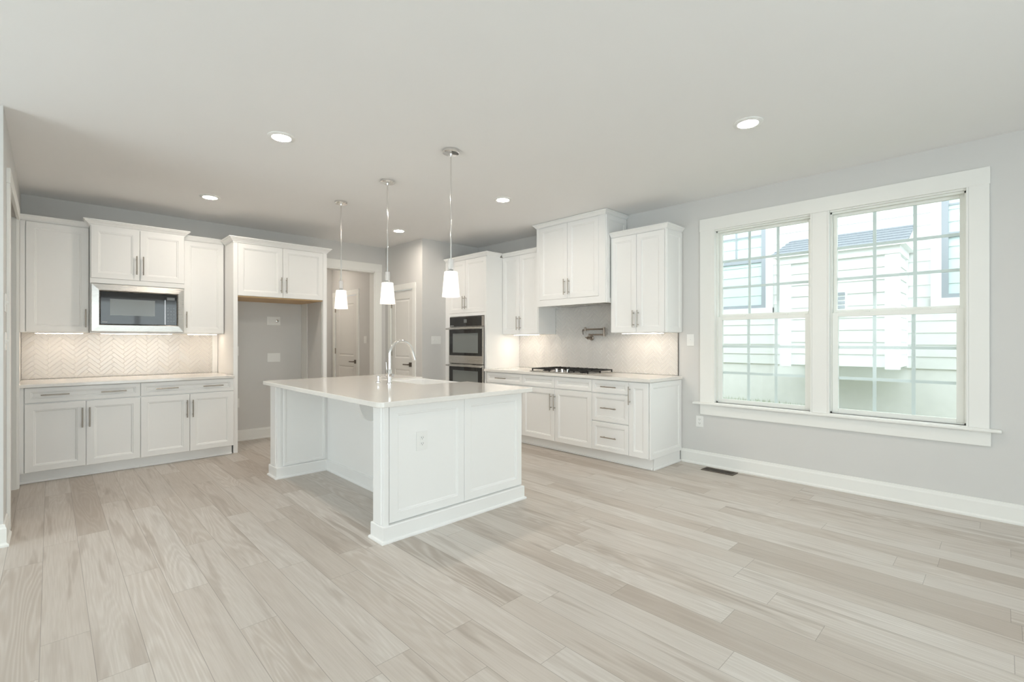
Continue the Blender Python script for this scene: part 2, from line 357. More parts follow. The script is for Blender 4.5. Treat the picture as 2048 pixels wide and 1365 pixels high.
# ------------------------------------------------------------------ interior doors
def panel_door(name, W, HT, parent_loc, rotz, hinge_left=True):
    """slab in local x 0..W, front face at y=0 looking -y; two recessed panels"""
    d = sempty(name, parent_loc, rotz)
    g = 0.004; mb = MB(); st = 0.115 * W / 0.76
    mb.box(g, W - g, 0.009, 0.036, 0.008, HT - g)
    rails = ((0.008, 0.23), (0.86, 1.03), (HT - 0.13, HT - g))
    mb.box(g, g + st, 0, 0.0095, 0.008, HT - g); mb.box(W - g - st, W - g, 0, 0.0095, 0.008, HT - g)
    for a, b in rails: mb.box(g + st - 0.001, W - g - st + 0.001, 0, 0.0095, a, b)
    mb.build('slab', M['door'], d)
    for a, b in ((0.23, 0.86), (1.03, HT - 0.13)):
        p = MB(); x0, x1 = g + st, W - g - st
        def lp(i, y): return [(x0 + i, y, a + i), (x1 - i, y, a + i), (x1 - i, y, b - i), (x0 + i, y, b - i)]
        p.loops([lp(0, 0.0005), lp(0.012, 0.0085), lp(0.022, 0.0085), lp(0.04, 0.0025), lp(0.042, 0.0025)], cap0=False)
        p.build('door_panel', M['door'], d)
    c = MB(); w = 0.085
    c.box(-w, -0.004, -0.022, -0.004, 0, HT + 0.005, 0.004); c.box(W + 0.004, W + w, -0.022, -0.004, 0, HT + 0.005, 0.004)
    c.box(-w - 0.003, W + w + 0.003, -0.025, -0.004, HT + 0.005, HT + 0.09, 0.004)
    c.build('casing', M['trim'], d)
    hx = W - 0.07 if hinge_left else 0.07; sgn = -1 if hinge_left else 1
    k = MB(); k.box(hx - 0.032, hx + 0.032, -0.010, 0, 0.905, 0.969, 0.003)
    k.tube([(hx, -0.008, 0.937), (hx, -0.05, 0.937)], 0.011)
    k.box(min(hx, hx + sgn * 0.125) - 0.006, max(hx, hx + sgn * 0.125) + 0.006, -0.058, -0.044, 0.928, 0.946, 0.003)
    k.build('door_handle', M['bronze'], d)
    for z in (0.25, 1.06, 1.80):
        x = -0.004 if hinge_left else W + 0.004
        q = MB(); q.tube([(x, -0.008, z), (x, -0.008, z + 0.1)], 0.008); q.box(x - 0.014, x + 0.014, -0.004, 0.001, z, z + 0.1)
        q.build('hinge', M['nickel'], d)
    return d
# faces -x: local -y -> world -x, local +x -> world -y   (rotz = -90)
panel_door('door_1', 0.61, 2.055, (3.835, 6.655, 0), R(-90))
panel_door('door_2', 0.84, 2.065, (3.705, 8.395, 0), R(-90))
# a third door at the end of the hallway, seen as a sliver
d3 = sempty('door_3', (2.72, 8.54, 0))
mb = MB(); mb.box(0, 0.76, -0.012, 0.0, 0.0, 2.03); mb.build('slab', M['door'], d3)
mb = MB(); mb.box(-0.09, 0, -0.022, 0, 0, 2.04, 0.004); mb.box(0.76, 0.85, -0.022, 0, 0, 2.04, 0.004); mb.box(-0.095, 0.855, -0.025, 0, 2.04, 2.13, 0.004)
mb.build('casing', M['trim'], d3)

# ------------------------------------------------------------------ window of the right wall
mb = MB(); t = 0.02; cx0, cx1 = WX - t, WX
ctop = 2.545
mb.box(cx0, cx1, 2.062, 2.202, 0.64, ctop, 0.004); mb.box(cx0, cx1, 0.072, 0.182, 0.64, ctop, 0.004)
mb.box(cx0, cx1, 1.069, 1.186, 0.64, 2.42, 0.004); mb.box(cx0 - 0.002, cx1, 0.068, 2.206, 2.42, ctop + 0.002, 0.004)
for y0, y1 in ((2.062, 2.049), (1.186, 1.199), (1.069, 1.056), (0.182, 0.195)):     # inner bead of the casings
    mb.box(cx0 - 0.003, cx1, min(y0, y1), max(y0, y1), 0.66, 2.42, 0.003)
for W_ in (W1, W2):
    y0, y1, z0, z1 = W_
    mb.box(WX - 0.001, WX + 0.16, y0 - 0.001, y0 + 0.012, z0, z1); mb.box(WX - 0.001, WX + 0.16, y1 - 0.012, y1 + 0.001, z0, z1)
    mb.box(WX - 0.001, WX + 0.16, y0, y1, z1 - 0.012, z1 + 0.001)
ap = MB().box(cx0, cx1, 0.064, 2.202, 0.525, 0.632, 0.005)
tr = sempty('trim_window'); mb.build('casing', M['trim'], tr); ap.build('apron', M['trim'], tr)
sl = MB(); sl.box(WX - 0.055, WX + 0.0, 0.01, 2.27, 0.632, 0.655, 0.008)
for W_ in (W1, W2): sl.box(WX - 0.03, WX + 0.15, W_[0], W_[1], 0.632, 0.660)
sl.build('window_sill', M['trim'], tr)

def hung_window(name, y0, y1):
    w = sempty(name, (WX, 0, 0)); x = 0.03          # interior plane of the lower sash, from the wall face
    f = MB(); z0, z1 = 0.66, 2.408; y0 += 0.012; y1 -= 0.012
    f.box(x, x + 0.10, y0, y0 + 0.012, z0, z1); f.box(x, x + 0.10, y1 - 0.012, y1, z0, z1)
    f.box(x, x + 0.10, y0, y1, z1 - 0.014, z1); f.box(x, x + 0.10, y0, y1, z0, z0 + 0.012)
    f.build('window_frame', M['vinyl'], w)
    def sash(nm, xa, za, zb, st, bt, tp, gl):
        s = MB(); a, b = y0 + 0.012, y1 - 0.012
        s.box(xa, xa + 0.034, a, a + st, za, zb, 0.004); s.box(xa, xa + 0.034, b - st, b, za, zb, 0.004)
        s.box(xa + 0.001, xa + 0.033, a + st, b - st, za, za + bt, 0.002); s.box(xa + 0.001, xa + 0.033, a + st, b - st, zb - tp, zb, 0.002)
        so = s.build(nm, M['vinyl'], w)
        g = MB(); xg = xa + 0.018; ga, gb, gz0, gz1 = a + st, b - st, za + bt, zb - tp
        g.box(xg - 0.003, xg + 0.003, ga - 0.005, gb + 0.005, gz0 - 0.005, gz1 + 0.005); g.build('glass', M['glass'], so)
        mm = MB(); bw = 0.012
        for k in (1, 2):
            yy = ga + (gb - ga) * k / 3; mm.box(xg + 0.004, xg + 0.012, yy - bw, yy + bw, gz0, gz1)
            zz = gz0 + (gz1 - gz0) * k / 3; mm.box(xg + 0.0045, xg + 0.0115, ga, gb, zz - bw, zz + bw)
        mm.build('muntins', M['muntin'], so)
        return so, a, b
    sash('upper_sash', x + 0.045, 1.525, z1 - 0.014, 0.028, 0.034, 0.022, True)
    so, a, b = sash('lower_sash', x + 0.004, z0 + 0.012, 1.533, 0.044, 0.028, 0.034, True)
    for k in (0.27, 0.73):
        l = MB(); yc = a + (b - a) * k; l.box(x + 0.008, x + 0.038, yc - 0.035, yc + 0.035, 1.533, 1.541, 0.003)
        l.tube([(x + 0.02, yc - 0.025, 1.544), (x + 0.016, yc + 0.02, 1.545)], 0.006); l.build('sash_lock', M['vinyl'], so)
    return w
hung_window('window_1', W1[0], W1[1]); hung_window('window_2', W2[0], W2[1])

# unseen glass doors behind the camera, added to let sky light in
for k, (x0, x1) in enumerate(((-2.6, -0.43), (0.53, 2.7))):
    d = sempty('door_%d' % (4 + k), (0, YF - 0.06, 0)); f = MB(); xm = (x0 + x1) / 2
    for a, b in ((x0, x0 + 0.08), (xm - 0.06, xm + 0.06), (x1 - 0.08, x1)): f.box(a, b, -0.03, 0.03, 0, 2.35)
    f.box(x0, x1, -0.03, 0.03, 2.27, 2.35); f.box(x0, x1, -0.03, 0.03, 0, 0.1); f.build('door_frame', M['trim'], d)
    MB().box(x0 + 0.08, x1 - 0.08, -0.004, 0.004, 0.1, 2.27).build('glass', M['glass'], d)

for k, (y0, y1) in enumerate(((1.45, 4.25),)):  # unseen side window, added and placed to light the island knee space
    w3 = sempty('window_%d' % (3 + k), (XL - 0.06, 0, 0)); f = MB(); ym = (y0 + y1) / 2
    for a, b in ((y0, y0 + 0.07), (ym - 0.04, ym + 0.04), (y1 - 0.07, y1)): f.box(-0.03, 0.03, a, b, 0.35, 2.35)
    f.box(-0.03, 0.03, y0, y1, 0.35, 0.42); f.box(-0.03, 0.03, y0, y1, 2.28, 2.35); f.build('window_frame', M['trim'], w3)
    MB().box(-0.004, 0.004, y0 + 0.07, y1 - 0.07, 0.42, 2.28).build('glass', M['glass'], w3)

# ------------------------------------------------------------------ cabinet parts
# local frame of a cabinet: x to the right, front plane of its doors y = 0 (looking -y), z from the floor
def front_panel(x0, x1, z0, z1, th=0.02, fr=0.056, mtx=None, y=0.0):
    mb = MB(mtx)
    fr = min(fr, (x1 - x0) * 0.27, (z1 - z0) * 0.27)
    def lp(i, d): return [(x0 + i, y + d, z0 + i), (x1 - i, y + d, z0 + i), (x1 - i, y + d, z1 - i), (x0 + i, y + d, z1 - i)]
    mb.loops([lp(0, th), lp(0, 0.003), lp(0.003, 0), lp(fr, 0), lp(fr + 0.002, 0.004), lp(fr + 0.010, 0.005), lp(fr + 0.016, 0.0105), lp(fr + 0.017, 0.0105)])
    return mb
def pull_mb(x, z, L, vert, y=0.0, r=0.0055):
    mb = MB()
    if vert:
        mb.tube([(x, y - 0.032, z - L / 2), (x, y - 0.032, z + L / 2)], r)
        for s in (-1, 1): mb.tube([(x, y + 0.0005, z + s * L * 0.34), (x, y - 0.032, z + s * L * 0.34)], 0.0042, 8)
    else:
        mb.tube([(x - L / 2, y - 0.032, z), (x + L / 2, y - 0.032, z)], r)
        for s in (-1, 1): mb.tube([(x + s * L * 0.34, y + 0.0005, z), (x + s * L * 0.34, y - 0.032, z)], 0.0042, 8)
    return mb
G = 0.0018
def add_door(par, x0, x1, z0, z1, hx=None, hz=None, L=0.18):
    d = front_panel(x0 + G, x1 - G, z0 + G, z1 - G).build('door', M['cab'], par)
    if hx is not None: pull_mb(hx, hz, L, True).build('handle', M['nickel'], d, smooth=True)
    return d
def add_drawer(par, x0, x1, z0, z1, hxs=(), L=0.19):
    d = front_panel(x0 + G, x1 - G, z0 + G, z1 - G, fr=0.04).build('drawer', M['cab'], par)
    for hx in hxs: pull_mb(hx, (z0 + z1) / 2, L, False).build('handle', M['nickel'], d, smooth=True)
    return d
def crown_mb(x0, x1, yf, yb, z0, ht=0.056, out=0.05, left=True, right=True, ybl=None, ybr=None):
    """crown swept round the top of a cabinet; left/right say which sides it returns on"""
    k = ht / 0.056; o = out / 0.05
    prof = [(0, 0), (0.006, 0), (0.006, 0.008), (0.014, 0.013), (0.02, 0.022), (0.034, 0.034), (0.040, 0.038), (0.040, 0.043), (0.050, 0.047), (0.050, 0.056), (0, 0.056)]
    prof = [(a * o, z0 + b * k) for a, b in prof]
    path = []
    if left: path += [lambda q: (x0 - q, yb if ybl is None else ybl), lambda q: (x0 - q, yf - q)]
    else: path += [lambda q: (x0, yf - q)]
    if right: path += [lambda q: (x1 + q, yf - q), lambda q: (x1 + q, yb if ybr is None else ybr)]
    else: path += [lambda q: (x1, yf - q)]
    return MB().loops([[(*f(a), b) for a, b in prof] for f in path])
RB = R(-90)
GA, GB = 'white cabinets of the left-hand kitchen wall', 'white cabinets of the right-hand kitchen wall'

# ---- base cabinets, left-hand wall (front plane y = 6.05)
YA = 6.05; DA = WY - YA - 0.003
def base_A(x0, x1, label, hs, dh, fl=0.0):
    c = thing('base_cabinet', label, 'cabinet', (x0, YA, 0), 0, None); w = x1 - x0
    MB().box(-fl, w, 0.02, DA, 0.107, 0.868).build('body', M['cab'], c)
    if fl:
        f = MB(); f.box(-fl, -0.004, 0.004, 0.02, 0.107, 0.868); f.build('filler', M['cab'], c)
    tk = MB(); tk.box(-fl, w, 0.085, 0.10, 0, 0.107); tk.box(-fl, w, 0.068, 0.085, 0, 0.02, 0.006); tk.build('toe_kick', M['cab'], c)
    add_drawer(c, 0, w, 0.729, 0.868, hs)
    add_door(c, 0, w / 2, 0.108, 0.721, w / 2 - 0.026, dh, 0.185); add_door(c, w / 2, w, 0.108, 0.721, w / 2 + 0.026, dh, 0.185)
    return c
base_A(-0.165, 0.655, 'white base cabinet at the far left, below the narrow single-door cabinet and microwave', (0.20, 0.613), 0.568, 0.041)
base_A(0.655, 1.490, 'white base cabinet with two doors touching the refrigerator niche panel', (0.218, 0.631), 0.568)
ct = MB(); ct.box(-0.207, 1.494, YA - 0.025, WY - 0.012, 0.870, 0.899, 0.003)
tag(ct.build('countertop', M['quartz']), 'white quartz worktop below the beige glossy herringbone splashback', 'countertop')

# ---- wall cabinets, left-hand wall
YU = 6.51
c = thing('upper_cabinet', 'tall narrow single-door white wall cabinet left of the microwave', 'cabinet', (-0.168, YU, 0))
w = 0.455; MB().box(-0.038, w, 0.02, WY - YU - 0.003, 1.372, 2.445).build('body', M['cab'], c)
MB().box(-0.038, -0.004, 0.003, 0.02, 1.372, 2.44).build('filler', M['cab'], c)
add_door(c, 0, w, 1.376, 2.441, w - 0.026, 1.518, 0.185)
crown_mb(-0.038, w, 0.012, WY - YU - 0.003, 2.445, 0.054, 0.03, False, False).build('crown_molding', M['cab'], c)
c = thing('upper_cabinet', 'tall single-door white wall cabinet between the microwave and refrigerator niche', 'cabinet', (1.098, YU, 0))
w = 0.40; MB().box(0, w, 0.02, WY - YU - 0.003, 1.372, 2.445).build('body', M['cab'], c)
add_door(c, 0, w, 1.376, 2.441, 0.022, 1.53, 0.185)
crown_mb(0, w, 0.012, WY - YU, 2.445, 0.054, 0.03, False, False).build('crown_molding', M['cab'], c)
YM = 6.40
DM = WY - YM - 0.003
c = thing('microwave_cabinet', 'white two-door cabinet built over and round the built-in microwave', 'cabinet', (0.290, YM, 0)); w = 0.794
b = MB(); b.box(0, w, 0.02, DM, 1.90, 2.46); b.box(0, 0.018, 0.02, DM, 1.372, 1.90); b.box(w - 0.018, w, 0.02, DM, 1.372, 1.90); b.box(0.018, w - 0.018, 0.02, DM, 1.372, 1.390)
b.box(0.018, w - 0.018, DM - 0.01, DM, 1.39, 1.90); b.build('body', M['cab'], c)
MB().box(0, w, 0.004, 0.02, 1.876, 1.926).build('rail', M['cab'], c)
add_door(c, 0.004, w / 2, 1.926, 2.46, w / 2 - 0.028, 2.085, 0.195); add_door(c, w / 2, w, 1.926, 2.46, w / 2 + 0.028, 2.085, 0.195)
crown_mb(0, w, 0.012, DM, 2.458, 0.060, 0.052, ybl=YU - YM - 0.02, ybr=YU - YM - 0.02).build('crown_molding', M['cab'], c)

# ---- microwave
c = thing('microwave_oven', 'built-in microwave with stainless trim and black glass door', 'microwave', (0.297, YM, 0))
b = MB(); W_ = 0.78; z0, z1 = 1.384, 1.872; x0, x1, a0, a1 = 0.072, 0.715, 1.462, 1.796
def rect(xa, xb, za, zb, y): return [(xa, y, za), (xb, y, za), (xb, y, zb), (xa, y, zb)]
b.loops([rect(0, W_, z0, z1, 0.0035), rect(0, W_, z0, z1, -0.004), rect(0.004, W_ - 0.004, z0 + 0.004, z1 - 0.004, -0.008), rect(x0 - 0.012, x1 + 0.012, a0 - 0.012, a1 + 0.012, -0.014), rect(x0, x1, a0, a1, 0.004), rect(x0, x1, a0, a1, 0.03)], cap0=False, cap1=False)
b.build('trim_frame', M['steel'], c)
MB().box(0.03, W_ - 0.03, 0.012, 0.40, 1.40, 1.86).build('body', M['iron'], c)
MB().box(x0, x1 - 0.105, 0.002, 0.012, a0, a1, 0.002).build('door', M['black'], c)
MB().box(x0 + 0.075, x1 - 0.195, 0.0008, 0.004, 1.553, 1.722).build('window', M['screen'], c)
cp = MB().box(x1 - 0.103, x1, 0.003, 0.012, a0, a1, 0.002).build('control_panel', M['black'], c)
MB().box(x1 - 0.1065, x1 - 0.1035, 0.0005, 0.006, a0 + 0.005, a1 - 0.06).build('handle_edge', M['chrome'], c)
for i in range(5):
    for j in range(3): MB().box(x1 - 0.085 + j * 0.026, x1 - 0.072 + j * 0.026, 0.0022, 0.004, 1.50 + i * 0.036, 1.507 + i * 0.036).build('key', M['display'], cp)
MB().box(x1 - 0.088, x1 - 0.018, 0.0022, 0.004, 1.735, 1.765).build('display', M['display'], c)
pm = MB()
for i in range(7): pm.box(x0 + 0.016 + i * 0.0055, x0 + 0.0195 + i * 0.0055, 0.0008, 0.003, 1.479, 1.484 + 0.002 * (i % 3 == 0))
pm.build('brand_mark', M['print'], c)

# ---- refrigerator niche cabinet (front plane y = 6.14)
YR = 6.14; x0 = 1.507; w = 1.083
c = thing('refrigerator_surround', 'tall white empty refrigerator niche with two doors over it', 'cabinet', (x0, YR, 0)); D = WY - YR - 0.003
def side(a, b):
    m_ = MB(); m_.box(a, b, 0.0, D, 0, 2.425, 0.002); return m_
side(0, 0.046).build('side_panel', M['cab'], c); side(w - 0.048, w).build('side_panel', M['cab'], c)
MB().box(0.046, w - 0.048, 0.022, D, 1.815, 2.425).build('body', M['cab'], c)
MB().box(0.046, w - 0.048, 0.022, D, 1.799, 1.815).build('bottom_panel', M['ply'], c)
dm = (w) / 2
add_door(c, 0.046, 0.541, 1.812, 2.424, 0.541 - 0.025, 1.965, 0.19); add_door(c, 0.541, w - 0.048, 1.812, 2.424, 0.541 + 0.036, 1.965, 0.19)
crown_mb(0, w, 0.0, D, 2.425, 0.062, 0.05, ybl=YU - YR - 0.02).build('crown_molding', M['cab'], c)
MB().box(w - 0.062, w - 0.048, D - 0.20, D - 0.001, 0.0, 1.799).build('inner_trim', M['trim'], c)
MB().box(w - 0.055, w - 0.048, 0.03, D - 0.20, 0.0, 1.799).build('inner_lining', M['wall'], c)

# ---- base cabinets, right-hand wall (front plane x = 4.215, local +x -> world -y)
XB = 4.215; DB = WX - XB - 0.003
def base_B(ya, yb, label, name='base_cabinet'):
    c = thing(name, label, 'cabinet', (XB, ya, 0), RB); w = ya - yb
    MB().box(0, w, 0.02, DB, 0.115, 0.878).build('body', M['cab'], c)
    tk = MB(); tk.box(0, w, 0.085, 0.10, 0, 0.115); tk.box(0, w, 0.068, 0.085, 0, 0.02, 0.006); tk.build('toe_kick', M['cab'], c)
    return c, w
c, w = base_B(4.85, 4.171, 'white base cabinet with one pulled drawer beside the double oven')
add_drawer(c, 0.01, w, 0.736, 0.872, (0.31,), 0.195); add_door(c, 0.01, w / 2, 0.116, 0.728, w / 2 - 0.026, 0.575, 0.185); add_door(c, w / 2, w, 0.116, 0.728, w / 2 + 0.026, 0.575, 0.185)
c['label'] = 'white base cabinet beside the double oven, one handled drawer above the island edge'
c, w = base_B(4.171, 3.108, 'white two-door base cabinet under the gas cooktop with plain false drawers')
add_drawer(c, 0, w / 2, 0.736, 0.872); add_drawer(c, w / 2, w, 0.736, 0.872)
add_door(c, 0, w / 2, 0.116, 0.728, w / 2 - 0.046, 0.575, 0.19); add_door(c, w / 2, w, 0.116, 0.728, w / 2 + 0.010, 0.575, 0.19)
c, w = base_B(3.108, 2.651, 'white base cabinet with a stack of three drawers right of the cooktop')
add_drawer(c, 0, w, 0.736, 0.872, (w / 2,)); add_drawer(c, 0, w, 0.432, 0.728, (w / 2,)); add_drawer(c, 0, w, 0.120, 0.424, (w / 2,))
c, w = base_B(2.651, 2.420, 'narrow white one-door pull-out cabinet at the window end of the worktop')
add_door(c, 0, w - 0.004, 0.118, 0.872, 0.018, 0.735, 0.185)
mt = Matrix.Translation((w, 0, 0)) @ Matrix.Rotation(R(90), 4, 'Z')
front_panel(0.006, DB - 0.004, 0.117, 0.876, 0.014, 0.05, mt @ Matrix.Translation((0, -0.014, 0))).build('end_panel', M['cab'], c)
tk = MB(); tk.box(w - 0.002, w + 0.006, 0.085, DB - 0.03, 0, 0.116); tk.box(w + 0.006, w + 0.018, 0.068, DB - 0.03, 0, 0.02, 0.005); tk.build('end_toe_kick', M['cab'], c)
ct = MB(); ct.box(XB - 0.026, WX - 0.012, 2.392, 4.866, 0.880, 0.912, 0.003)
tag(ct.build('countertop', M['quartz']), 'white quartz worktop holding the gas cooktop', 'countertop')

# ---- oven tower
XU_ = 4.53; XT = 4.235; yl, yr = 5.765, 4.870; w = yl - yr; DT = WX - XT - 0.003
c = thing('oven_cabinet', 'tall white two-door cabinet housing the stainless double oven', 'cabinet', (XT, yl, 0), RB)
b = MB(); b.box(0, w - 0.02, 0.02, DT, 1.66, 2.445); b.box(0, 0.02, 0.02, DT, 0.11, 1.66); b.box(w - 0.02, w, 0.02, DT, 0.0, 2.445); b.box(0.02, w - 0.02, 0.02, DT, 0.11, 0.42); b.box(0.02, w - 0.02, DT - 0.02, DT, 0.42, 1.66)
b.build('body', M['cab'], c)
f = MB(); f.box(0, 0.075, 0.003, 0.02, 0.11, 2.44); f.box(w - 0.04, w - 0.001, 0.003, 0.021, 0.11, 2.44); f.box(0.075, w - 0.04, 0.003, 0.02, 1.640, 1.685); f.build('face_frame', M['cab'], c)
fl = MB(); fl.box(-0.034, 0, 0.006, 0.02, 0, 2.445); fl.build('filler', M['cab'], c)
add_door(c, 0.055, 0.437, 1.685, 2.441, 0.437 - 0.028, 1.832, 0.185); add_door(c, 0.437, w - 0.003, 1.685, 2.441, 0.437 + 0.028, 1.832, 0.185)
add_drawer(c, 0.055, w - 0.003, 0.12, 0.41, (0.44,))
MB().box(0, w, 0.085, 0.10, 0, 0.11).build('toe_kick', M['cab'], c)
crown_mb(-0.03, w, 0.01, DT, 2.445, 0.053, 0.045, False, True, ybr=XU_ - XT - 0.045).build('crown_molding', M['cab'], c)

c = thing('double_oven', 'stainless double wall oven with black glass doors', 'oven', (XT, yl, 0), RB)
xa, xb = 0.082, 0.848
MB().box(xa + 0.01, xb - 0.01, 0.02, 0.55, 0.44, 1.625).build('body', M['iron'], c)
b = MB(); b.box(xa, xb, -0.004, 0.02, 1.492, 1.632, 0.003); b.build('control_panel', M['steel'], c)
MB().box(xa + 0.004, xb - 0.045, -0.0065, -0.003, 1.497, 1.629).build('control_glass', M['black'], c)
MB().box(xa + 0.335, xa + 0.40, -0.0075, -0.006, 1.545, 1.597).build('display', M['display'], c)
pm = MB()
for k in range(3): pm.box(xa + 0.02 + k * 0.03, xa + 0.036 + k * 0.03, -0.0075, -0.006, 1.502, 1.512)
pm.build('brand_mark', M['print'], c)
for z0, z1 in ((0.965, 1.486), (0.445, 0.958)):
    d = MB().box(xa, xb, -0.022, 0.018, z0, z1, 0.004).build('oven_door', M['steel'], c)
    MB().box(xa + 0.018, xb - 0.018, -0.0245, -0.021, z0 + 0.115, z1 - 0.03).build('door_glass', M['black'], d)
    MB().box(xa + 0.10, xb - 0.10, -0.0255, -0.024, z0 + 0.155, z1 - 0.09).build('window', M['screen'], d)
    h = MB(); zz = z1 - 0.022; h.tube([(xa - 0.005, -0.066, zz), (xb + 0.005, -0.066, zz)], 0.013, 12)
    for x in (xa + 0.03, xb - 0.03): h.box(x - 0.012, x + 0.012, -0.066, -0.02, zz - 0.01, zz + 0.01, 0.002)
    h.build('handle', M['steel'], d, smooth=True)

# ---- wall cabinets, right-hand wall
XU = 4.53; DU = WX - XU - 0.003
def wall_B(ya, yb, label, hz, left, right, endp, lit=True):
    c = thing('upper_cabinet', label, 'cabinet', (XU, ya, 0), RB); w = ya - yb
    MB().box(0, w, 0.02, DU, 1.378, 2.445).build('body', M['cab'], c)
    MB().box(w - 0.012, w, 0.003, 0.02, 1.378, 2.445).build('filler', M['cab'], c)
    m_ = (w - 0.012) / 2
    add_door(c, 0.004, m_, 1.380, 2.441, m_ - 0.03, hz, 0.185); add_door(c, m_, w - 0.014, 1.380, 2.441, m_ + 0.026, hz, 0.185)
    if endp:
        mt = Matrix.Translation((w, 0, 0)) @ Matrix.Rotation(R(90), 4, 'Z') @ Matrix.Translation((0, -0.012, 0))
        front_panel(0.012, DU - 0.004, 1.380, 2.443, 0.012, 0.045, mt).build('end_panel', M['cab'], c)
    crown_mb(0, w, 0.012, DU, 2.445, 0.052, 0.042, left, right).build('crown_molding', M['cab'], c)
    return c
wall_B(4.868, 4.185, 'white two-door wall cabinet between the oven tower and range hood cabinet', 1.526, False, False, False)
wall_B(3.082, 2.412, 'white two-door wall cabinet nearest the window', 1.526, False, True, True)
XH = 4.45; DH = WX - XH - 0.003
c = thing('hood_cabinet', 'white two-door range hood cabinet over the cooktop, rising to the ceiling', 'cabinet', (XH, 4.144, 0), RB); w = 4.144 - 3.097
MB().box(0, w, 0.02, DH, 1.74, 2.71).build('body', M['cab'], c)
f = MB(); f.box(0, 0.049, 0.003, 0.02, 1.72, 2.71); f.box(w - 0.09, w, 0.003, 0.02, 1.72, 2.71); f.box(0.049, w - 0.09, 0.003, 0.02, 1.72, 1.797); f.box(0, 0.02, 0.02, DH, 1.72, 1.74); f.box(w - 0.02, w, 0.02, DH, 1.72, 1.74)
f.build('face_frame', M['cab'], c)
mm = 0.049 + (w - 0.139) / 2
add_door(c, 0.049, mm, 1.797, 2.710, mm - 0.035, 1.938, 0.19); add_door(c, mm, w - 0.09, 1.797, 2.710, mm + 0.03, 1.938, 0.19)
mt = Matrix.Translation((w, 0, 0)) @ Matrix.Rotation(R(90), 4, 'Z') @ Matrix.Translation((0, -0.012, 0))
front_panel(0.012, DH - 0.004, 1.722, 2.705, 0.012, 0.05, mt).build('end_panel', M['cab'], c)
crown_mb(0, w, 0.0, DH, 2.708, 0.050, 0.04).build('crown_molding', M['cab'], c)
MB().box(0.12, w - 0.12, 0.06, DH - 0.05, 1.722, 1.738, 0.003).build('hood_insert', M['steel'], c)

# ------------------------------------------------------------------ herringbone splashbacks (every tile modelled)
def clip(poly, x0, x1, z0, z1):
    for ax, v, s in ((0, x0, 1), (0, x1, -1), (1, z0, 1), (1, z1, -1)):
        out = []
        for i in range(len(poly)):
            a, b = poly[i - 1], poly[i]; da, db = s * (a[ax] - v), s * (b[ax] - v)
            if da >= 0: out.append(a)
            if (da >= 0) != (db >= 0):
                t_ = da / (da - db); out.append((a[0] + (b[0] - a[0]) * t_, a[1] + (b[1] - a[1]) * t_))
        poly = out
        if len(poly) < 3: return None
    return poly
def herringbone(rects, tw=0.036, k=4):
    """tiles of tw x k*tw laid in a 45 degree herringbone, clipped to the rectangles; returns MB in local x,z, front -y"""
    mb = MB(); rnd = random.Random(3); L_ = tw * k; g = 0.0014; s2 = math.sqrt(0.5)
    X0 = min(r[0] for r in rects); X1 = max(r[1] for r in rects); Z0 = min(r[2] for r in rects); Z1 = max(r[3] for r in rects)
    n = int((X1 - X0 + Z1 - Z0) / tw) + 8
    for i in range(-n, n):
        for j in range(-n, n):
            # classic herringbone on the unit grid: cell (i,j) starts a horizontal tile when (i - j) mod 2k == 0, a vertical one when == k
            q = (i - j) % (2 * k)
            if q == 0: u0, v0, u1, v1 = i * tw, j * tw, i * tw + L_, j * tw + tw
            elif q == 2 * k - 1: u0, v0, u1, v1 = i * tw, j * tw, i * tw + tw, j * tw + L_
            else: continue
            cu, cv = (u0 + u1) / 2, (v0 + v1) / 2
            cx_, cz_ = (cu - cv) * s2 + X0, (cu + cv) * s2 + Z0 - 0.3
            if not (X0 - L_ < cx_ < X1 + L_ and Z0 - L_ < cz_ < Z1 + L_): continue
            tilt = (rnd.uniform(-1, 1) * 0.016, rnd.uniform(-1, 1) * 0.016)
            def ring(i_, d):
                pts = [((u - v) * s2 + X0, (u + v) * s2 + Z0 - 0.3) for u, v in ((u0 + i_, v0 + i_), (u1 - i_, v0 + i_), (u1 - i_, v1 - i_), (u0 + i_, v1 - i_))]
                return pts, d
            for (rx0, rx1, rz0, rz1) in rects:
                base = clip(ring(g, 0)[0], rx0, rx1, rz0, rz1); 
                if not base: continue
                cx2 = sum(p[0] for p in base) / len(base); cz2 = sum(p[1] for p in base) / len(base)
                def shr(f): return [(cx2 + (p[0] - cx2) * f, cz2 + (p[1] - cz2) * f) for p in base]
                ly = lambda p, d: (p[0], d + tilt[0] * (p[0] - cx2) + tilt[1] * (p[1] - cz2), p[1])
                ext = max(max(abs(p[0] - cx2), abs(p[1] - cz2)) for p in base)
                f1 = max(0.5, 1 - 0.002 / max(ext * 0.5, 1e-4)); f2 = max(0.4, 1 - 0.005 / max(ext * 0.5, 1e-4))
                mb.loops([[ly(p, 0.0) for p in base], [ly(p, -0.0016) for p in base], [ly(p, -0.0030) for p in shr(f1)]], cap0=False)
    return mb
c = thing('backsplash', 'beige glossy herringbone tile splashback behind the left-hand worktop', 'backsplash', (0, WY, 0))
MB().box(-0.206, 1.503, -0.006, -0.002, 0.9005, 1.372).build('grout_bed', M['grout'], c)
herringbone([(-0.206, 1.445, 0.902, 1.372)]).build('tiles', M['tile'], c, loc=(0, -0.0055, 0))
fill = MB().box(1.445, 1.503, -0.02, -0.006, 0.9005, 1.370).build('edge_board', M['cab'], c)
c = thing('backsplash', 'pale grey herringbone tile splashback around the pot filler', 'backsplash', (WX, 4.868, 0), RB)
yy = lambda y: 4.868 - y
MB().box(0.0, yy(2.448), -0.006, -0.002, 0.9135, 1.3765).build('grout_bed', M['grout'], c)
g2 = MB().box(yy(4.181), yy(3.099), -0.0055, -0.002, 1.377, 1.719).build('grout_bed', M['grout'], c)
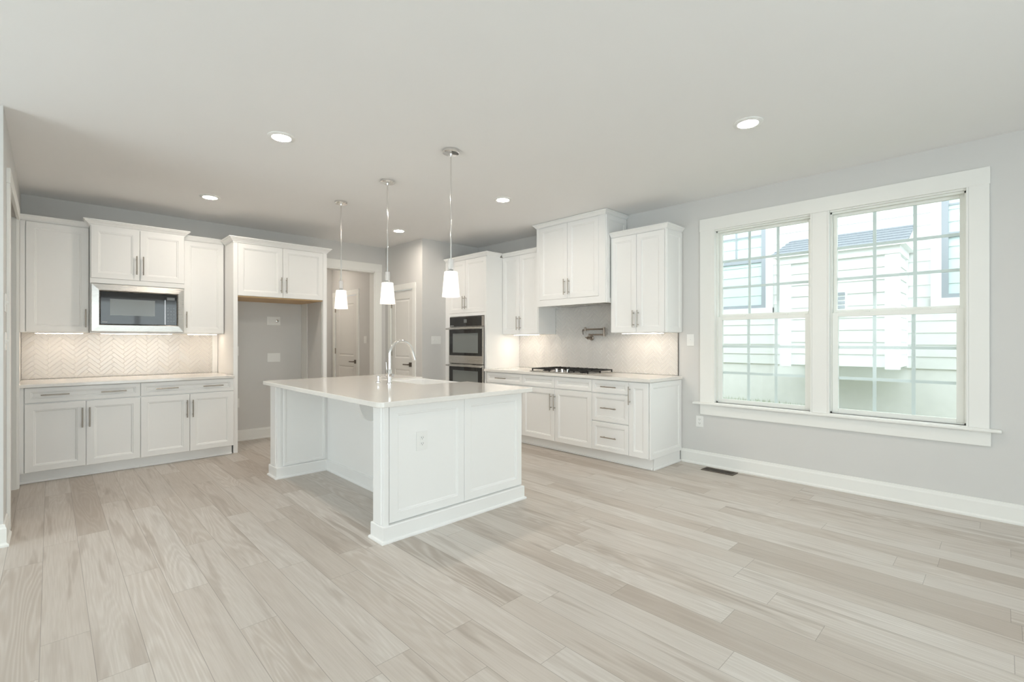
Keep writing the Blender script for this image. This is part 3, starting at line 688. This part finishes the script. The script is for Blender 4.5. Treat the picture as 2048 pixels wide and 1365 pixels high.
herringbone([(0.0, yy(2.448), 0.915, 1.3765), (yy(4.181), yy(3.099), 1.3775, 1.719)]).build('tiles', M['tile'], c, loc=(0, -0.0055, 0))
MB().box(yy(2.448), yy(2.443), -0.0125, -0.002, 0.9135, 1.376).build('edge_strip', M['bronze'], c)

# ------------------------------------------------------------------ island
c = thing('kitchen_island', 'white panelled kitchen island with open knee space and posts', 'island', (2.0, 2.75, 0)); ox, oy = 2.0, 2.75
def ibox(*a, bev=0.0): return MB(Matrix.Translation((-ox, -oy, 0))).box(*a, bev=bev)
IX0, IX1, IY0, IY1 = 1.535, 2.771, 2.757, 4.900
ZT = 0.872
b = MB(Matrix.Translation((-ox, -oy, 0)))
b.box(2.0, IX1, IY0 + 0.008, 3.515, 0.0, ZT); b.box(2.0, IX1, 4.285, IY1, 0.0, ZT); b.box(2.0, 2.33, 3.515, 4.285, 0, ZT); b.box(2.33, IX1, 3.515, 4.285, 0, 0.62)
b.build('body', M['cab'], c)
b = MB(Matrix.Translation((-ox, -oy, 0))); b.box(IX0, 2.0, IY0 + 0.008, 2.872, 0, ZT); b.build('end_wall', M['cab'], c)
b = MB(Matrix.Translation((-ox, -oy, 0))); b.box(IX0, 2.0, 4.722, IY1, 0, ZT); b.build('end_wall', M['cab'], c)
for y0, y1 in ((2.737, 2.878), (4.716, 4.906)):
    p = MB(Matrix.Translation((-ox, -oy, 0)))
    p.box(1.520, 1.556, y0, y1, 0.0, ZT, 0.003); p.box(1.514, 1.560, y0 + 0.028, y1 - 0.028, 0.11, ZT - 0.001, 0.003); p.build('post', M['cab'], c)
Mi = Matrix.Translation((-ox, -oy, 0))
front_panel(1.565, 2.176 - 0.001, 0.114, ZT - 0.002, 0.02, 0.056, Mi, y=2.745).build('front_panel', M['cab'], c)
front_panel(2.176 + 0.001, 2.771, 0.114, ZT - 0.002, 0.02, 0.056, Mi, y=2.745).build('front_panel', M['cab'], c)
# knee-space panels
front_panel(1.575, 1.975, 0.112, ZT - 0.01, 0.006, 0.02, Mi, y=4.712).build('knee_panel', M['cab'], c)
def inset(o, d):
    n = len(o); res = []
    for i in range(n):
        p0, p1, p2 = Vector(o[i - 1]), Vector(o[i]), Vector(o[(i + 1) % n])
        a = (p1 - p0).normalized(); b_ = (p2 - p1).normalized(); na = Vector((-a.y, a.x)); nb = Vector((-b_.y, b_.x)); m_ = (na + nb)
        m_ = m_ / max(m_.dot(na), 0.3) if m_.length > 1e-6 else na
        res.append(tuple(p1 + m_ * d))
    return res
def ledge(o, z1, bev, nm):
    m_ = MB(Mi); i1 = inset(o, bev)
    m_.loops([[(x, y, 0) for x, y in o], [(x, y, z1 - bev) for x, y in o], [(x, y, z1 - bev * 0.3) for x, y in inset(o, bev * 0.35)], [(x, y, z1) for x, y in i1]])
    m_.build(nm, M['cab'], c)
ledge([(1.509, 2.726), (2.783, 2.726), (2.783, 4.917), (1.509, 4.917), (1.509, 4.699), (1.984, 4.699), (1.984, 2.889), (1.509, 2.889)], 0.106, 0.006, 'base_molding')
ledge([(1.497, 2.714), (2.797, 2.714), (2.797, 4.930), (1.497, 4.930), (1.497, 4.687), (1.972, 4.687), (1.972, 2.902), (1.497, 2.902)], 0.019, 0.010, 'shoe_molding')
# working side: doors facing the cooktop
mt = Mi @ Matrix.Translation((2.771, 0, 0)) @ Matrix.Rotation(R(90), 4, 'Z') @ Matrix.Translation((0, -0.02, 0))
for (a, b_) in ((2.775, 3.50), (4.30, 4.89)):
    d = front_panel(a, b_, 0.12, 0.868, 0.02, 0.056, mt); d.build('door', M['cab'], c)
d = front_panel(3.51, 4.29, 0.12, 0.61, 0.02, 0.056, mt); d.build('door', M['cab'], c)
MB(Mi).box(IX1 - 0.06, IX1 - 0.045, 2.78, 4.89, 0, 0.11).build('toe_kick', M['cab'], c)
# corbel under the overhang
cb = MB(Mi); pts = []
for k in range(9):
    a = k / 8; pts.append((2.0 - 0.03 - 0.115 * (1 - (1 - a) ** 2) ** 0.5 if a < 1 else 2.0 - 0.145, 0.60 + 0.27 * a))
prof = [(2.0, 0.60)] + pts + [(2.0, 0.871)]
cb.loops([[(x, 3.77, z) for x, z in prof], [(x, 3.83, z) for x, z in prof]]); cb.build('corbel', M['cab'], c)
# island worktop with a notch for the apron sink
def arc(cx_, cy_, r, a0, a1, n=8): return [(cx_ + r * math.cos(R(a0 + (a1 - a0) * i / n)), cy_ + r * math.sin(R(a0 + (a1 - a0) * i / n))) for i in range(n + 1)]
X0, X1, Y0, Y1, r = 1.452, 2.829, 2.672, 4.935, 0.045
SX0, SY0, SY1 = 2.345, 3.525, 4.275
o = arc(X0 + r, Y0 + r, r, 180, 270) + arc(X1 - 0.012, Y0 + 0.012, 0.012, 270, 360, 3) + [(X1, SY0), (SX0, SY0), (SX0, SY1), (X1, SY1)] + arc(X1 - 0.012, Y1 - 0.012, 0.012, 0, 90, 3) + arc(X0 + r, Y1 - r, r, 90, 180)
mb = MB(); e = 0.003
i1 = inset(o, e)
mb.loops([[(x, y, 0.872) for x, y in i1], [(x, y, 0.875) for x, y in o], [(x, y, 0.903) for x, y in o], [(x, y, 0.906) for x, y in i1]])
tag(mb.build('countertop', M['quartz']), 'large glossy white quartz top of the kitchen island', 'countertop')
# apron sink
c = thing('apron_sink', 'white apron-front sink set in the island worktop', 'sink', (2.6, 3.9, 0.62))
s = MB(Matrix.Translation((-2.6, -3.9, -0.62)))
def rr(x0, x1, y0, y1, rad, z): return [(p[0], p[1], z) for p in arc(x1 - rad, y0 + rad, rad, 270, 360, 4) + arc(x1 - rad, y1 - rad, rad, 0, 90, 4) + arc(x0 + rad, y1 - rad, rad, 90, 180, 4) + arc(x0 + rad, y0 + rad, rad, 180, 270, 4)]
a = (2.348, 2.85, 3.528, 4.272)
s.loops([rr(*a, 0.012, 0.622), rr(*a, 0.012, 0.886), rr(a[0] + 0.006, a[1] - 0.006, a[2] + 0.006, a[3] - 0.006, 0.01, 0.892), rr(a[0] + 0.024, a[1] - 0.024, a[2] + 0.024, a[3] - 0.024, 0.03, 0.892), rr(a[0] + 0.03, a[1] - 0.03, a[2] + 0.03, a[3] - 0.03, 0.03, 0.886), rr(a[0] + 0.036, a[1] - 0.036, a[2] + 0.036, a[3] - 0.036, 0.04, 0.66), rr(a[0] + 0.06, a[1] - 0.06, a[2] + 0.06, a[3] - 0.06, 0.04, 0.648)])
s.build('basin', M['sink'], c, smooth=True)
MB(Matrix.Translation((0, 0, 0.0))).lathe([(0.045, 0.0285), (0.045, 0.031), (0.03, 0.0315), (0.02, 0.0295)], (0, 0, 0)).build('drain', M['steel'], c, smooth=True)
# faucet
fx, fy, fz = 2.180, 3.821, 0.906
c = thing('faucet', 'tall chrome gooseneck faucet on the island', 'faucet', (fx, fy, fz))
b = MB(); b.lathe([(0.030, 0), (0.030, 0.006), (0.021, 0.010), (0.021, 0.125), (0.018, 0.130)]); b.build('base', M['chrome'], c, smooth=True)
pts = [(0, 0, 0.12), (0, 0, 0.26)] ; rc = 0.117
for k in range(1, 15):
    a_ = PI - k * PI * 0.93 / 14; pts.append((rc + rc * math.cos(a_), 0, 0.262 + rc * math.sin(a_)))
MB().tube(pts, 0.0155, 14).build('gooseneck', M['chrome'], c, smooth=True)
e_ = Vector(pts[-1]); d_ = (Vector(pts[-1]) - Vector(pts[-2])).normalized()
sp = MB(); sp.tube([tuple(e_ - d_ * 0.002), tuple(e_ + d_ * 0.05), tuple(e_ + d_ * 0.085), tuple(e_ + d_ * 0.09)], 0.016, 14, [0.0165, 0.018, 0.020, 0.014]); sp.build('spray_head', M['chrome'], c, smooth=True)
hd = MB(); hd.lathe([(0.016, -0.018), (0.018, -0.05), (0.016, -0.055)], (0, 0, 0.075), 14, 'y')
hd.build('valve', M['chrome'], c, smooth=True)
lv = MB(); lv.tube([(0, 0.045, 0.08), (-0.002, 0.052, 0.12), (-0.004, 0.056, 0.19)], 0.005, 8, [0.006, 0.005, 0.004])
hv = MB(); hv.lathe([(0.012, 0.015), (0.017, 0.022), (0.017, 0.05), (0.012, 0.056)], (0, 0, 0.085), 14, 'y'); hv.build('valve_knob', M['chrome'], c, smooth=True)
lv.build('lever', M['chrome'], c, smooth=True)
c = thing('soap_dispenser', 'small chrome soap dispenser left of the gooseneck faucet', 'soap dispenser', (2.185, 4.031, fz))
MB().lathe([(0.026, 0), (0.026, 0.005), (0.012, 0.010), (0.010, 0.034), (0.017, 0.038), (0.017, 0.058), (0.008, 0.062)], seg=16).build('pump', M['chrome'], c, smooth=True)
MB().tube([(0, 0, 0.05), (0.05, 0, 0.055), (0.075, 0, 0.045)], 0.005, 8).build('nozzle', M['chrome'], c, smooth=True)

# ------------------------------------------------------------------ cooktop
yl = 4.085; w = 0.895; dpt = 0.515
c = thing('gas_cooktop', 'black-grated gas cooktop with chrome knobs on the right-hand worktop', 'cooktop', (4.262, yl, 0.912), RB)
b = MB(); b.box(0, w, 0, dpt, 0, 0.010, 0.004); b.box(0.03, w - 0.03, 0.03, dpt - 0.03, 0.010, 0.0115); b.build('steel_tray', M['steel'], c)
secs = ((0.02, 0.305), (0.31, 0.585), (0.59, 0.875))
for k, (a, b_) in enumerate(secs):
    y0 = 0.02 if k != 1 else 0.14; g = MB(); z0, z1 = 0.030, 0.042
    for x in (a + 0.006, b_ - 0.006): g.box(x - 0.006, x + 0.006, y0, dpt - 0.02, z0, z1)
    for y in (y0 + 0.006, dpt - 0.026): g.box(a, b_, y - 0.006, y + 0.006, z0, z1)
    m_ = (a + b_) / 2
    g.box(m_ - 0.005, m_ + 0.005, y0, dpt - 0.02, z0, z1); ym = (y0 + dpt - 0.02) / 2; g.box(a, b_, ym - 0.005, ym + 0.005, z0, z1)
    for x in (a + 0.006, b_ - 0.006):
        for y in (y0 + 0.006, ym, dpt - 0.026): g.box(x - 0.006, x + 0.006, y - 0.006, y + 0.006, 0.010, z0)
    for q in (0.25, 0.75):
        xx = a + (b_ - a) * q
        g.box(xx - 0.004, xx + 0.004, y0, y0 + 0.06, z0, z1 + 0.003); g.box(xx - 0.004, xx + 0.004, dpt - 0.08, dpt - 0.02, z0, z1 + 0.003)
    g.build('grate', M['iron'], c)
    for y in ((0.14, 0.38) if k != 1 else (0.31,)):
        q = MB(); q.lathe([(0.05, 0.011), (0.05, 0.018), (0.036, 0.022), (0.036, 0.030), (0.0, 0.031)], (m_, y, 0), 20, cap1=False); q.build('burner', M['iron'], c, smooth=True)
for k, (x, y) in enumerate(((0.36, 0.09), (0.405, 0.04), (0.448, 0.09), (0.491, 0.04), (0.535, 0.09))):
    q = MB(); q.lathe([(0.021, 0.010), (0.021, 0.016), (0.017, 0.018), (0.016, 0.042), (0.013, 0.045)], (x, y, 0), 16); q.build('knob', M['chrome'], c, smooth=True)

# ------------------------------------------------------------------ pot filler
c = thing('pot_filler', 'folded brushed metal pot filler tap on the grey tiles over the cooktop', 'tap', (WX - 0.0125, 3.585, 1.325), RB)
# local x -> -y world, local -y -> -x world (out of the wall)
b = MB(); b.lathe([(0.032, 0.0), (0.032, -0.008), (0.018, -0.012), (0.018, -0.085), (0.015, -0.09)], (0, 0, 0), 16, 'y'); b.build('wall_mount', M['filler_metal'], c, smooth=True)
b = MB(); b.tube([(0, -0.085, 0.002), (0, -0.135, 0.006)], 0.005, 8); b.build('valve_lever', M['filler_metal'], c, smooth=True)
b = MB(); b.tube([(0, -0.055, 0.01), (0, -0.055, 0.055)], 0.010, 10); b.tube([(0, -0.055, 0.04), (0.215, -0.055, 0.04)], 0.0095, 10); b.build('lower_arm', M['filler_metal'], c, smooth=True)
b = MB(); b.lathe([(0.014, 0.018), (0.014, 0.128)], (0.222, -0.055, 0), 14); b.build('elbow', M['filler_metal'], c, smooth=True)
b = MB(); b.tube([(0.222, -0.055, 0.107), (-0.055, -0.055, 0.107)], 0.0095, 10); b.lathe([(0.014, 0.09), (0.014, 0.13), (0.010, 0.134)], (-0.06, -0.055, 0), 14); b.build('upper_arm', M['filler_metal'], c, smooth=True)
b = MB(); b.tube([(-0.06, -0.055, 0.10), (-0.095, -0.055, 0.098), (-0.098, -0.055, 0.085), (-0.092, -0.055, 0.04)], 0.008, 10, [0.012, 0.012, 0.010, 0.006]); b.build('spout', M['bronze'], c, smooth=True)

# ------------------------------------------------------------------ lamps
def downlight(x, y, label):
    c = thing('recessed_ceiling_light', label, 'ceiling light', (x, y, H), 0, 'recessed ceiling lights')
    MB().lathe([(0.092, 0.0), (0.092, -0.004), (0.080, -0.010), (0.064, -0.010), (0.062, -0.004)], seg=32, cap1=False).build('trim_ring', M['lampring'], c, smooth=True)
    MB().lathe([(0.063, -0.004), (0.0005, -0.0055)], seg=32, cap0=False).build('lens', M['canglow'], c)
    return c
downlight(1.20, 3.63, 'round white recessed ceiling light over the open floor left of the pendants')
downlight(3.385, 1.203, 'round white recessed ceiling light nearest the window')
downlight(1.175, 5.65, 'round white recessed ceiling light in front of the microwave cabinet')
downlight(3.386, 3.63, 'round white recessed ceiling light in front of the range hood cabinet')
downlight(3.345, 5.62, 'round white recessed ceiling light in front of the pantry door')
hl = downlight(2.95, 8.0, 'round white recessed ceiling light inside the hallway behind the doorway')
def pendant(x, y, label):
    c = thing('pendant_light', label, 'pendant light', (x, y, H), 0, 'pendant lights over the island')
    MB().lathe([(0.066, 0), (0.066, -0.018), (0.060, -0.024), (0.012, -0.026), (0.010, -0.034)], seg=28).build('canopy', M['chrome'], c, smooth=True)
    MB().tube([(0, 0, -0.03), (0, 0, 1.925 - H)], 0.0062, 10).build('rod', M['chrome'], c, smooth=True)
    q = MB(); zz = H
    q.lathe([(0.0215, 1.922 - zz), (0.0215, 1.842 - zz), (0.017, 1.838 - zz)], seg=20); q.build('acrylic_cylinder', M['acrylic'], c, smooth=True)
    MB().lathe([(0.009, 1.920 - zz), (0.009, 1.842 - zz)], seg=12).build('stem', M['print'], c, smooth=True)
    MB().lathe([(0.012, 1.84 - zz), (0.028, 1.832 - zz), (0.028, 1.824 - zz)], seg=20).build('socket_cap', M['chrome'], c, smooth=True)
    MB().lathe([(0.030, 1.824 - zz), (0.050, 1.823 - zz), (0.052, 1.818 - zz), (0.0685, 1.629 - zz), (0.0665, 1.629 - zz), (0.050, 1.812 - zz)], seg=28, cap1=True).build('shade', M['shade'], c, smooth=True)
    return c
pendant(2.213, 4.883, 'chrome pendant light with lit white shade, in front of the doorway, farthest over the island')
pendant(2.230, 3.946, 'chrome pendant light with lit white shade, in front of the pantry door, middle of three')
pendant(2.230, 2.981, 'chrome pendant light with lit white shade, nearest, in front of the oven tower')
def strip(loc, L_, rotz, label, m='strip'):
    c = thing('under_cabinet_light', label, 'light strip', loc, rotz, 'under-cabinet light strips')
    MB().box(-L_ / 2, L_ / 2, -0.02, 0.02, -0.008, 0.0, 0.002).build('housing', M['plate'], c)
    MB().box(-L_ / 2 + 0.005, L_ / 2 - 0.005, -0.014, 0.014, -0.0105, -0.0085).build('diffuser', M[m], c)
strip((0.07, 6.63, 1.372), 0.36, 0, 'warm light strip under the narrow cabinet left of the microwave')
strip((0.69, 6.60, 1.372), 0.62, 0, 'warm light strip under the built-in microwave')
strip((1.30, 6.63, 1.372), 0.30, 0, 'warm light strip under the cabinet right of the microwave')
strip((4.66, 4.53, 1.378), 0.46, RB, 'warm light strip under the wall cabinet beside the oven tower', 'strip_bright')
strip((4.66, 2.76, 1.378), 0.50, RB, 'warm light strip under the wall cabinet nearest the window', 'strip_bright')

# ------------------------------------------------------------------ plates on the walls (local front -y)
def plate(name, label, cat, loc, rotz, w, h, kind, group='switches and sockets'):
    c = thing(name, label, cat, loc, rotz, group)
    MB().box(-w / 2, w / 2, -0.006, 0, -h / 2, h / 2, 0.002).build('cover_plate', M['plate'], c)
    if kind == 'outlet':
        for s in (-1, 1):
            z = s * 0.02
            q = MB(); q.box(-0.017, 0.017, -0.008, -0.005, z - 0.0145, z + 0.0145, 0.002); f_ = q.build('receptacle', M['plate'], c)
            q = MB(); q.box(-0.008, -0.0055, -0.0085, -0.0078, z - 0.002, z + 0.008); q.box(0.0055, 0.008, -0.0085, -0.0078, z - 0.002, z + 0.007); q.lathe([(0.0025, -0.0085), (0.0025, -0.0078)], (0, 0, z - 0.008), 8, 'y'); q.build('slots', M['slot'], f_)
    elif kind.startswith('switch'):
        n = int(kind[6:]); 
        for k in range(n):
            x = (k - (n - 1) / 2) * 0.046
            q = MB(); q.box(x - 0.005, x + 0.005, -0.008, -0.005, -0.012, 0.012); q.box(x - 0.003, x + 0.003, -0.016, -0.007, -0.002, 0.009, 0.001); q.build('toggle', M['plate'], c)
    elif kind == 'box':
        q = MB(); q.box(-0.055, 0.055, -0.0075, -0.005, -0.035, 0.035, 0.001); q.build('recess_frame', M['plate'], c)
        q = MB(); q.lathe([(0.018, -0.007), (0.018, -0.011), (0.008, -0.016)], (0.045, 0, 0.0), 16, 'y'); q.build('valve', M['chrome'], c, smooth=True)
        q = MB(); q.box(-0.05, -0.02, -0.0095, -0.007, -0.025, 0.025, 0.001); q.build('receptacle', M['plate'], c)
    return c
plate('light_switch', 'white one-toggle wall switch between the tiled splashback and the window', 'switch', (WX, 2.311, 1.298), RB, 0.078, 0.122, 'switch1')
plate('power_outlet', 'white double socket on the wall below the window sill', 'socket', (WX, 2.211, 0.448), RB, 0.078, 0.117, 'outlet')
plate('power_outlet', 'white double socket on the front panel of the island', 'socket', (1.815, 2.755, 0.61), 0, 0.088, 0.126, 'outlet')
plate('light_switch', 'white three-toggle wall switch between the pantry door and the oven tower', 'switch', (4.068, 5.80, 1.30), 0, 0.165, 0.117, 'switch3')
plate('water_box', 'white valve box high on the wall inside the refrigerator niche', 'valve box', (2.163, WY, 1.557), 0, 0.17, 0.112, 'box')
plate('blank_plate', 'blank white wall plate low inside the refrigerator niche', 'wall plate', (2.165, WY, 1.064), 0, 0.165, 0.118, 'blank')
plate('power_outlet', 'socket plate half hidden by the niche panel, upper of two', 'socket', (1.706, WY, 1.158), 0, 0.075, 0.118, 'outlet')
plate('power_outlet', 'socket plate half hidden by the niche panel, lower of two', 'socket', (1.712, WY, 0.49), 0, 0.075, 0.118, 'outlet')
plate('light_switch', 'white wall switch in the hallway seen through the doorway', 'switch', (3.70, 7.257, 1.308), RB, 0.085, 0.117, 'switch1')
plate('light_switch', 'white switch on the left wall edge, upper of the two', 'switch', (-0.21, 4.50, 1.535), R(90), 0.12, 0.117, 'switch2')
plate('light_switch', 'white switch on the left wall edge, lower of the two', 'switch', (-0.21, 4.50, 1.285), R(90), 0.12, 0.117, 'switch2')

# ------------------------------------------------------------------ floor register
c = thing('floor_register', 'brown metal floor vent along the baseboard below the window', 'vent', (4.74, 1.955, 0))
b = MB()
b.box(-0.068, 0.068, -0.155, -0.138, 0, 0.005, 0.001); b.box(-0.068, 0.068, 0.138, 0.155, 0, 0.005, 0.001); b.box(-0.068, -0.048, -0.138, 0.138, 0, 0.005, 0.001); b.box(0.048, 0.068, -0.138, 0.138, 0, 0.005, 0.001)
b.build('frame', M['register'], c)
b = MB()
for k in range(22): y = -0.134 + k * 0.0128; b.box(-0.048, 0.048, y - 0.0022, y + 0.0022, 0.001, 0.004)
b.box(-0.002, 0.002, -0.138, 0.138, 0.001, 0.0042); b.build('louvers', M['register'], c)
MB().box(-0.05, 0.05, -0.14, 0.14, 0.0002, 0.0008).build('duct', M['slot'], c)

# ------------------------------------------------------------------ outside: the house next door
XN, XBAY = 7.98, 7.22
c = thing('neighboring_house', 'white lap-sided house next door seen through the window', 'house', (XN, 1.5, 0.0)); tx = Matrix.Translation((-XN, -1.5, 0))
def siding(x, y0, y1, z0, z1, e=0.152, ny=False, face=None):
    mb = MB(tx); z = z0; rows = []
    while z < z1 - 1e-3:
        zt = min(z + e, z1); rows += [(-0.013, z), (-0.001, zt)]; z = zt
    prof = [(0.03, z0)] + rows + [(0.03, z1)]
    if not ny: mb.loops([[(x + q, y0, z) for q, z in prof], [(x + q, y1, z) for q, z in prof]])
    else: mb.loops([[(y0, x + q, z) for q, z in prof], [(y1, x + q, z) for q, z in prof]])   # wall facing -y at y = x
    return mb
siding(XN, -6.0, 9.0, 0.935, 6.2).build('siding', M['siding'], c)
MB(tx).box(XN + 0.01, XN + 0.2, -6, 9, -0.4, 0.935).build('foundation', M['concrete'], c)
bay = MB(tx).box(XBAY + 0.03, XN, 0.89, 2.11, 0.96, 2.46).build('bay', M['siding'], c)
siding(XBAY, 0.878, 2.124, 0.97, 2.36).build('bay_siding', M['siding'], bay)
siding(0.878, XBAY, XN, 0.97, 2.36, ny=True).build('bay_siding', M['siding'], bay)
q = MB(tx)
for y0, y1 in ((0.865, 0.995), (2.005, 2.135)): q.box(XBAY - 0.028, XBAY + 0.03, y0, y1, 0.945, 2.40)
q.box(XBAY - 0.026, XBAY + 0.09, 0.860, 0.884, 0.947, 2.40); q.box(XN - 0.11, XN - 0.01, 0.862, 0.885, 0.945, 2.40); q.box(XBAY - 0.026, XBAY + 0.09, 2.116, 2.140, 0.947, 2.40)
q.build('corner_board', M['extrim'], bay)
q = MB(tx); q.box(XBAY - 0.04, XN - 0.02, 0.85, 2.15, 2.33, 2.44); q.box(XBAY - 0.10, XN - 0.02, 0.79, 2.21, 2.42, 2.455); q.build('eave', M['extrim'], bay)
# hipped shed roof of the bay, laid in shingle courses
q = MB(tx); n = 6; za, zb = 2.455, 2.79
for k in range(n):
    f0, f1 = k / n, (k + 1) / n; dx = XN - (XBAY - 0.12)
    xa, xb = XBAY - 0.12 + dx * f0, XBAY - 0.12 + dx * f1 + 0.02; z0, z1 = za + (zb - za) * f0, za + (zb - za) * f1
    ya0, yb0 = 0.77 + 0.02 * f0, 2.23 - 0.02 * f0
    q.loops([[(xa, ya0, z0 + 0.012), (xa, ya0, z0 - 0.002), (xb, ya0, z1 - 0.002), (xb, ya0, z1 + 0.006)], [(xa, yb0, z0 + 0.012), (xa, yb0, z0 - 0.002), (xb, yb0, z1 - 0.002), (xb, yb0, z1 + 0.006)]])
q.build('bay_roof', M['shingle'], bay)
q = MB(tx)
for y in (0.80, 2.20): q.loops([[(XBAY - 0.10, y - 0.012, 2.45), (XN, y - 0.012, 2.45), (XN, y - 0.012, 2.775)], [(XBAY - 0.10, y + 0.012, 2.45), (XN, y + 0.012, 2.45), (XN, y + 0.012, 2.775)]])
q.build('gable_board', M['extrim'], bay)
q = MB(tx)
q.box(XBAY - 0.05, XBAY, 1.37, 1.63, 1.62, 1.93)
vt = q.build('vent_cover', M['extrim'], bay)
q = MB(tx)
for k in range(5): q.box(XBAY - 0.062, XBAY - 0.05, 1.39, 1.61, 1.645 + k * 0.055, 1.68 + k * 0.055)
q.build('louver', M['exframe'], vt)
def ext_window(y0, y1, z0, zm, z1):
    f = MB(tx); x = XN - 0.05
    tw = 0.10
    t_ = MB(tx)
    t_.box(x + 0.005, XN + 0.02, y0 - tw, y0, z0 - 0.11, z1 + 0.14); t_.box(x + 0.005, XN + 0.02, y1, y1 + tw, z0 - 0.11, z1 + 0.14); t_.box(x, XN + 0.02, y0 - tw, y1 + tw, z0 - 0.11, z0); t_.box(x, XN + 0.02, y0 - tw, y1 + tw, z1, z1 + 0.14)
    for a, b_ in ((y0, y0 + 0.065), (y1 - 0.065, y1)): f.box(x + 0.01, x + 0.05, a, b_, z0, z1)
    f.box(x + 0.01, x + 0.05, y0 + 0.065, y1 - 0.065, z0, z0 + 0.05); f.box(x + 0.01, x + 0.05, y0 + 0.065, y1 - 0.065, z1 - 0.05, z1); f.box(x + 0.008, x + 0.05, y0 + 0.065, y1 - 0.065, zm - 0.035, zm + 0.025)
    w_ = f.build('window', M['exframe'], c); t_.build('window_trim', M['extrim'], w_)
    MB(tx).box(x + 0.03, x + 0.034, y0 + 0.05, y1 - 0.05, z0 + 0.04, z1 - 0.04).build('pane', M['exglass'], w_)
    bl = MB(tx); z = z0 + 0.05
    while z < z1 - 0.05: bl.loops([[(x + 0.052, y0 + 0.06, z), (x + 0.060, y0 + 0.06, z + 0.03), (x + 0.0615, y0 + 0.06, z + 0.03), (x + 0.0535, y0 + 0.06, z)], [(x + 0.052, y1 - 0.06, z), (x + 0.060, y1 - 0.06, z + 0.03), (x + 0.0615, y1 - 0.06, z + 0.03), (x + 0.0535, y1 - 0.06, z)]]); z += 0.034
    bl.build('blind', M['blind'], w_)
    gr = MB(tx); ym = (y0 + y1) / 2; gr.box(x + 0.024, x + 0.029, ym - 0.01, ym + 0.01, zm + 0.02, z1 - 0.05); gr.box(x + 0.0245, x + 0.0285, y0 + 0.06, y1 - 0.06, (zm + z1) / 2 - 0.01, (zm + z1) / 2 + 0.01); gr.build('muntins', M['exframe'], w_)
ext_window(2.56, 3.46, 1.80, 2.55, 3.32); ext_window(-0.36, 0.54, 1.82, 2.60, 3.34)
# ground between the houses
g = MB(); n = 24
def gz(y): return 0.12 + 0.215 / (1 + math.exp(-(y - 1.55) * 4.0))
ys = [-6 + 15 * k / n for k in range(n + 1)] + [0.8 + 0.1 * k for k in range(16)]; ys = sorted(set(ys))
g.loops([[(x, y, -0.5 if k > 1 else gz(y) - (0.05 if k == 0 else 0)) for k, x in ((0, WX + 0.18), (1, XN + 0.02), (2, XN + 0.02), (3, WX + 0.18))] for y in ys])
tag(g.build('lawn', M['lawn_soil']), 'sloping strip of ground between the two houses', 'lawn', kind='structure')
gr = MB(); rnd = random.Random(5)
for k in range(1500):
    y = rnd.uniform(0.9, 4.2); x = XN - rnd.random() ** 2 * 1.2 - 0.01; hgt = rnd.uniform(0.03, 0.085); z = gz(y) - 0.05 * (XN - x) / 3.0 - 0.01; a_ = rnd.uniform(0, 2 * PI); lx, ly = rnd.uniform(-0.02, 0.02), rnd.uniform(-0.02, 0.02); bw = 0.003
    p = [gr.v(x - bw * math.cos(a_), y - bw * math.sin(a_), z), gr.v(x + bw * math.cos(a_), y + bw * math.sin(a_), z), gr.v(x + lx, y + ly, z + hgt)]
    gr.bm.faces.new(p)
tag(gr.build('grass', M['grass']), 'green grass blades along the foundation outside the window', 'grass', kind='stuff')
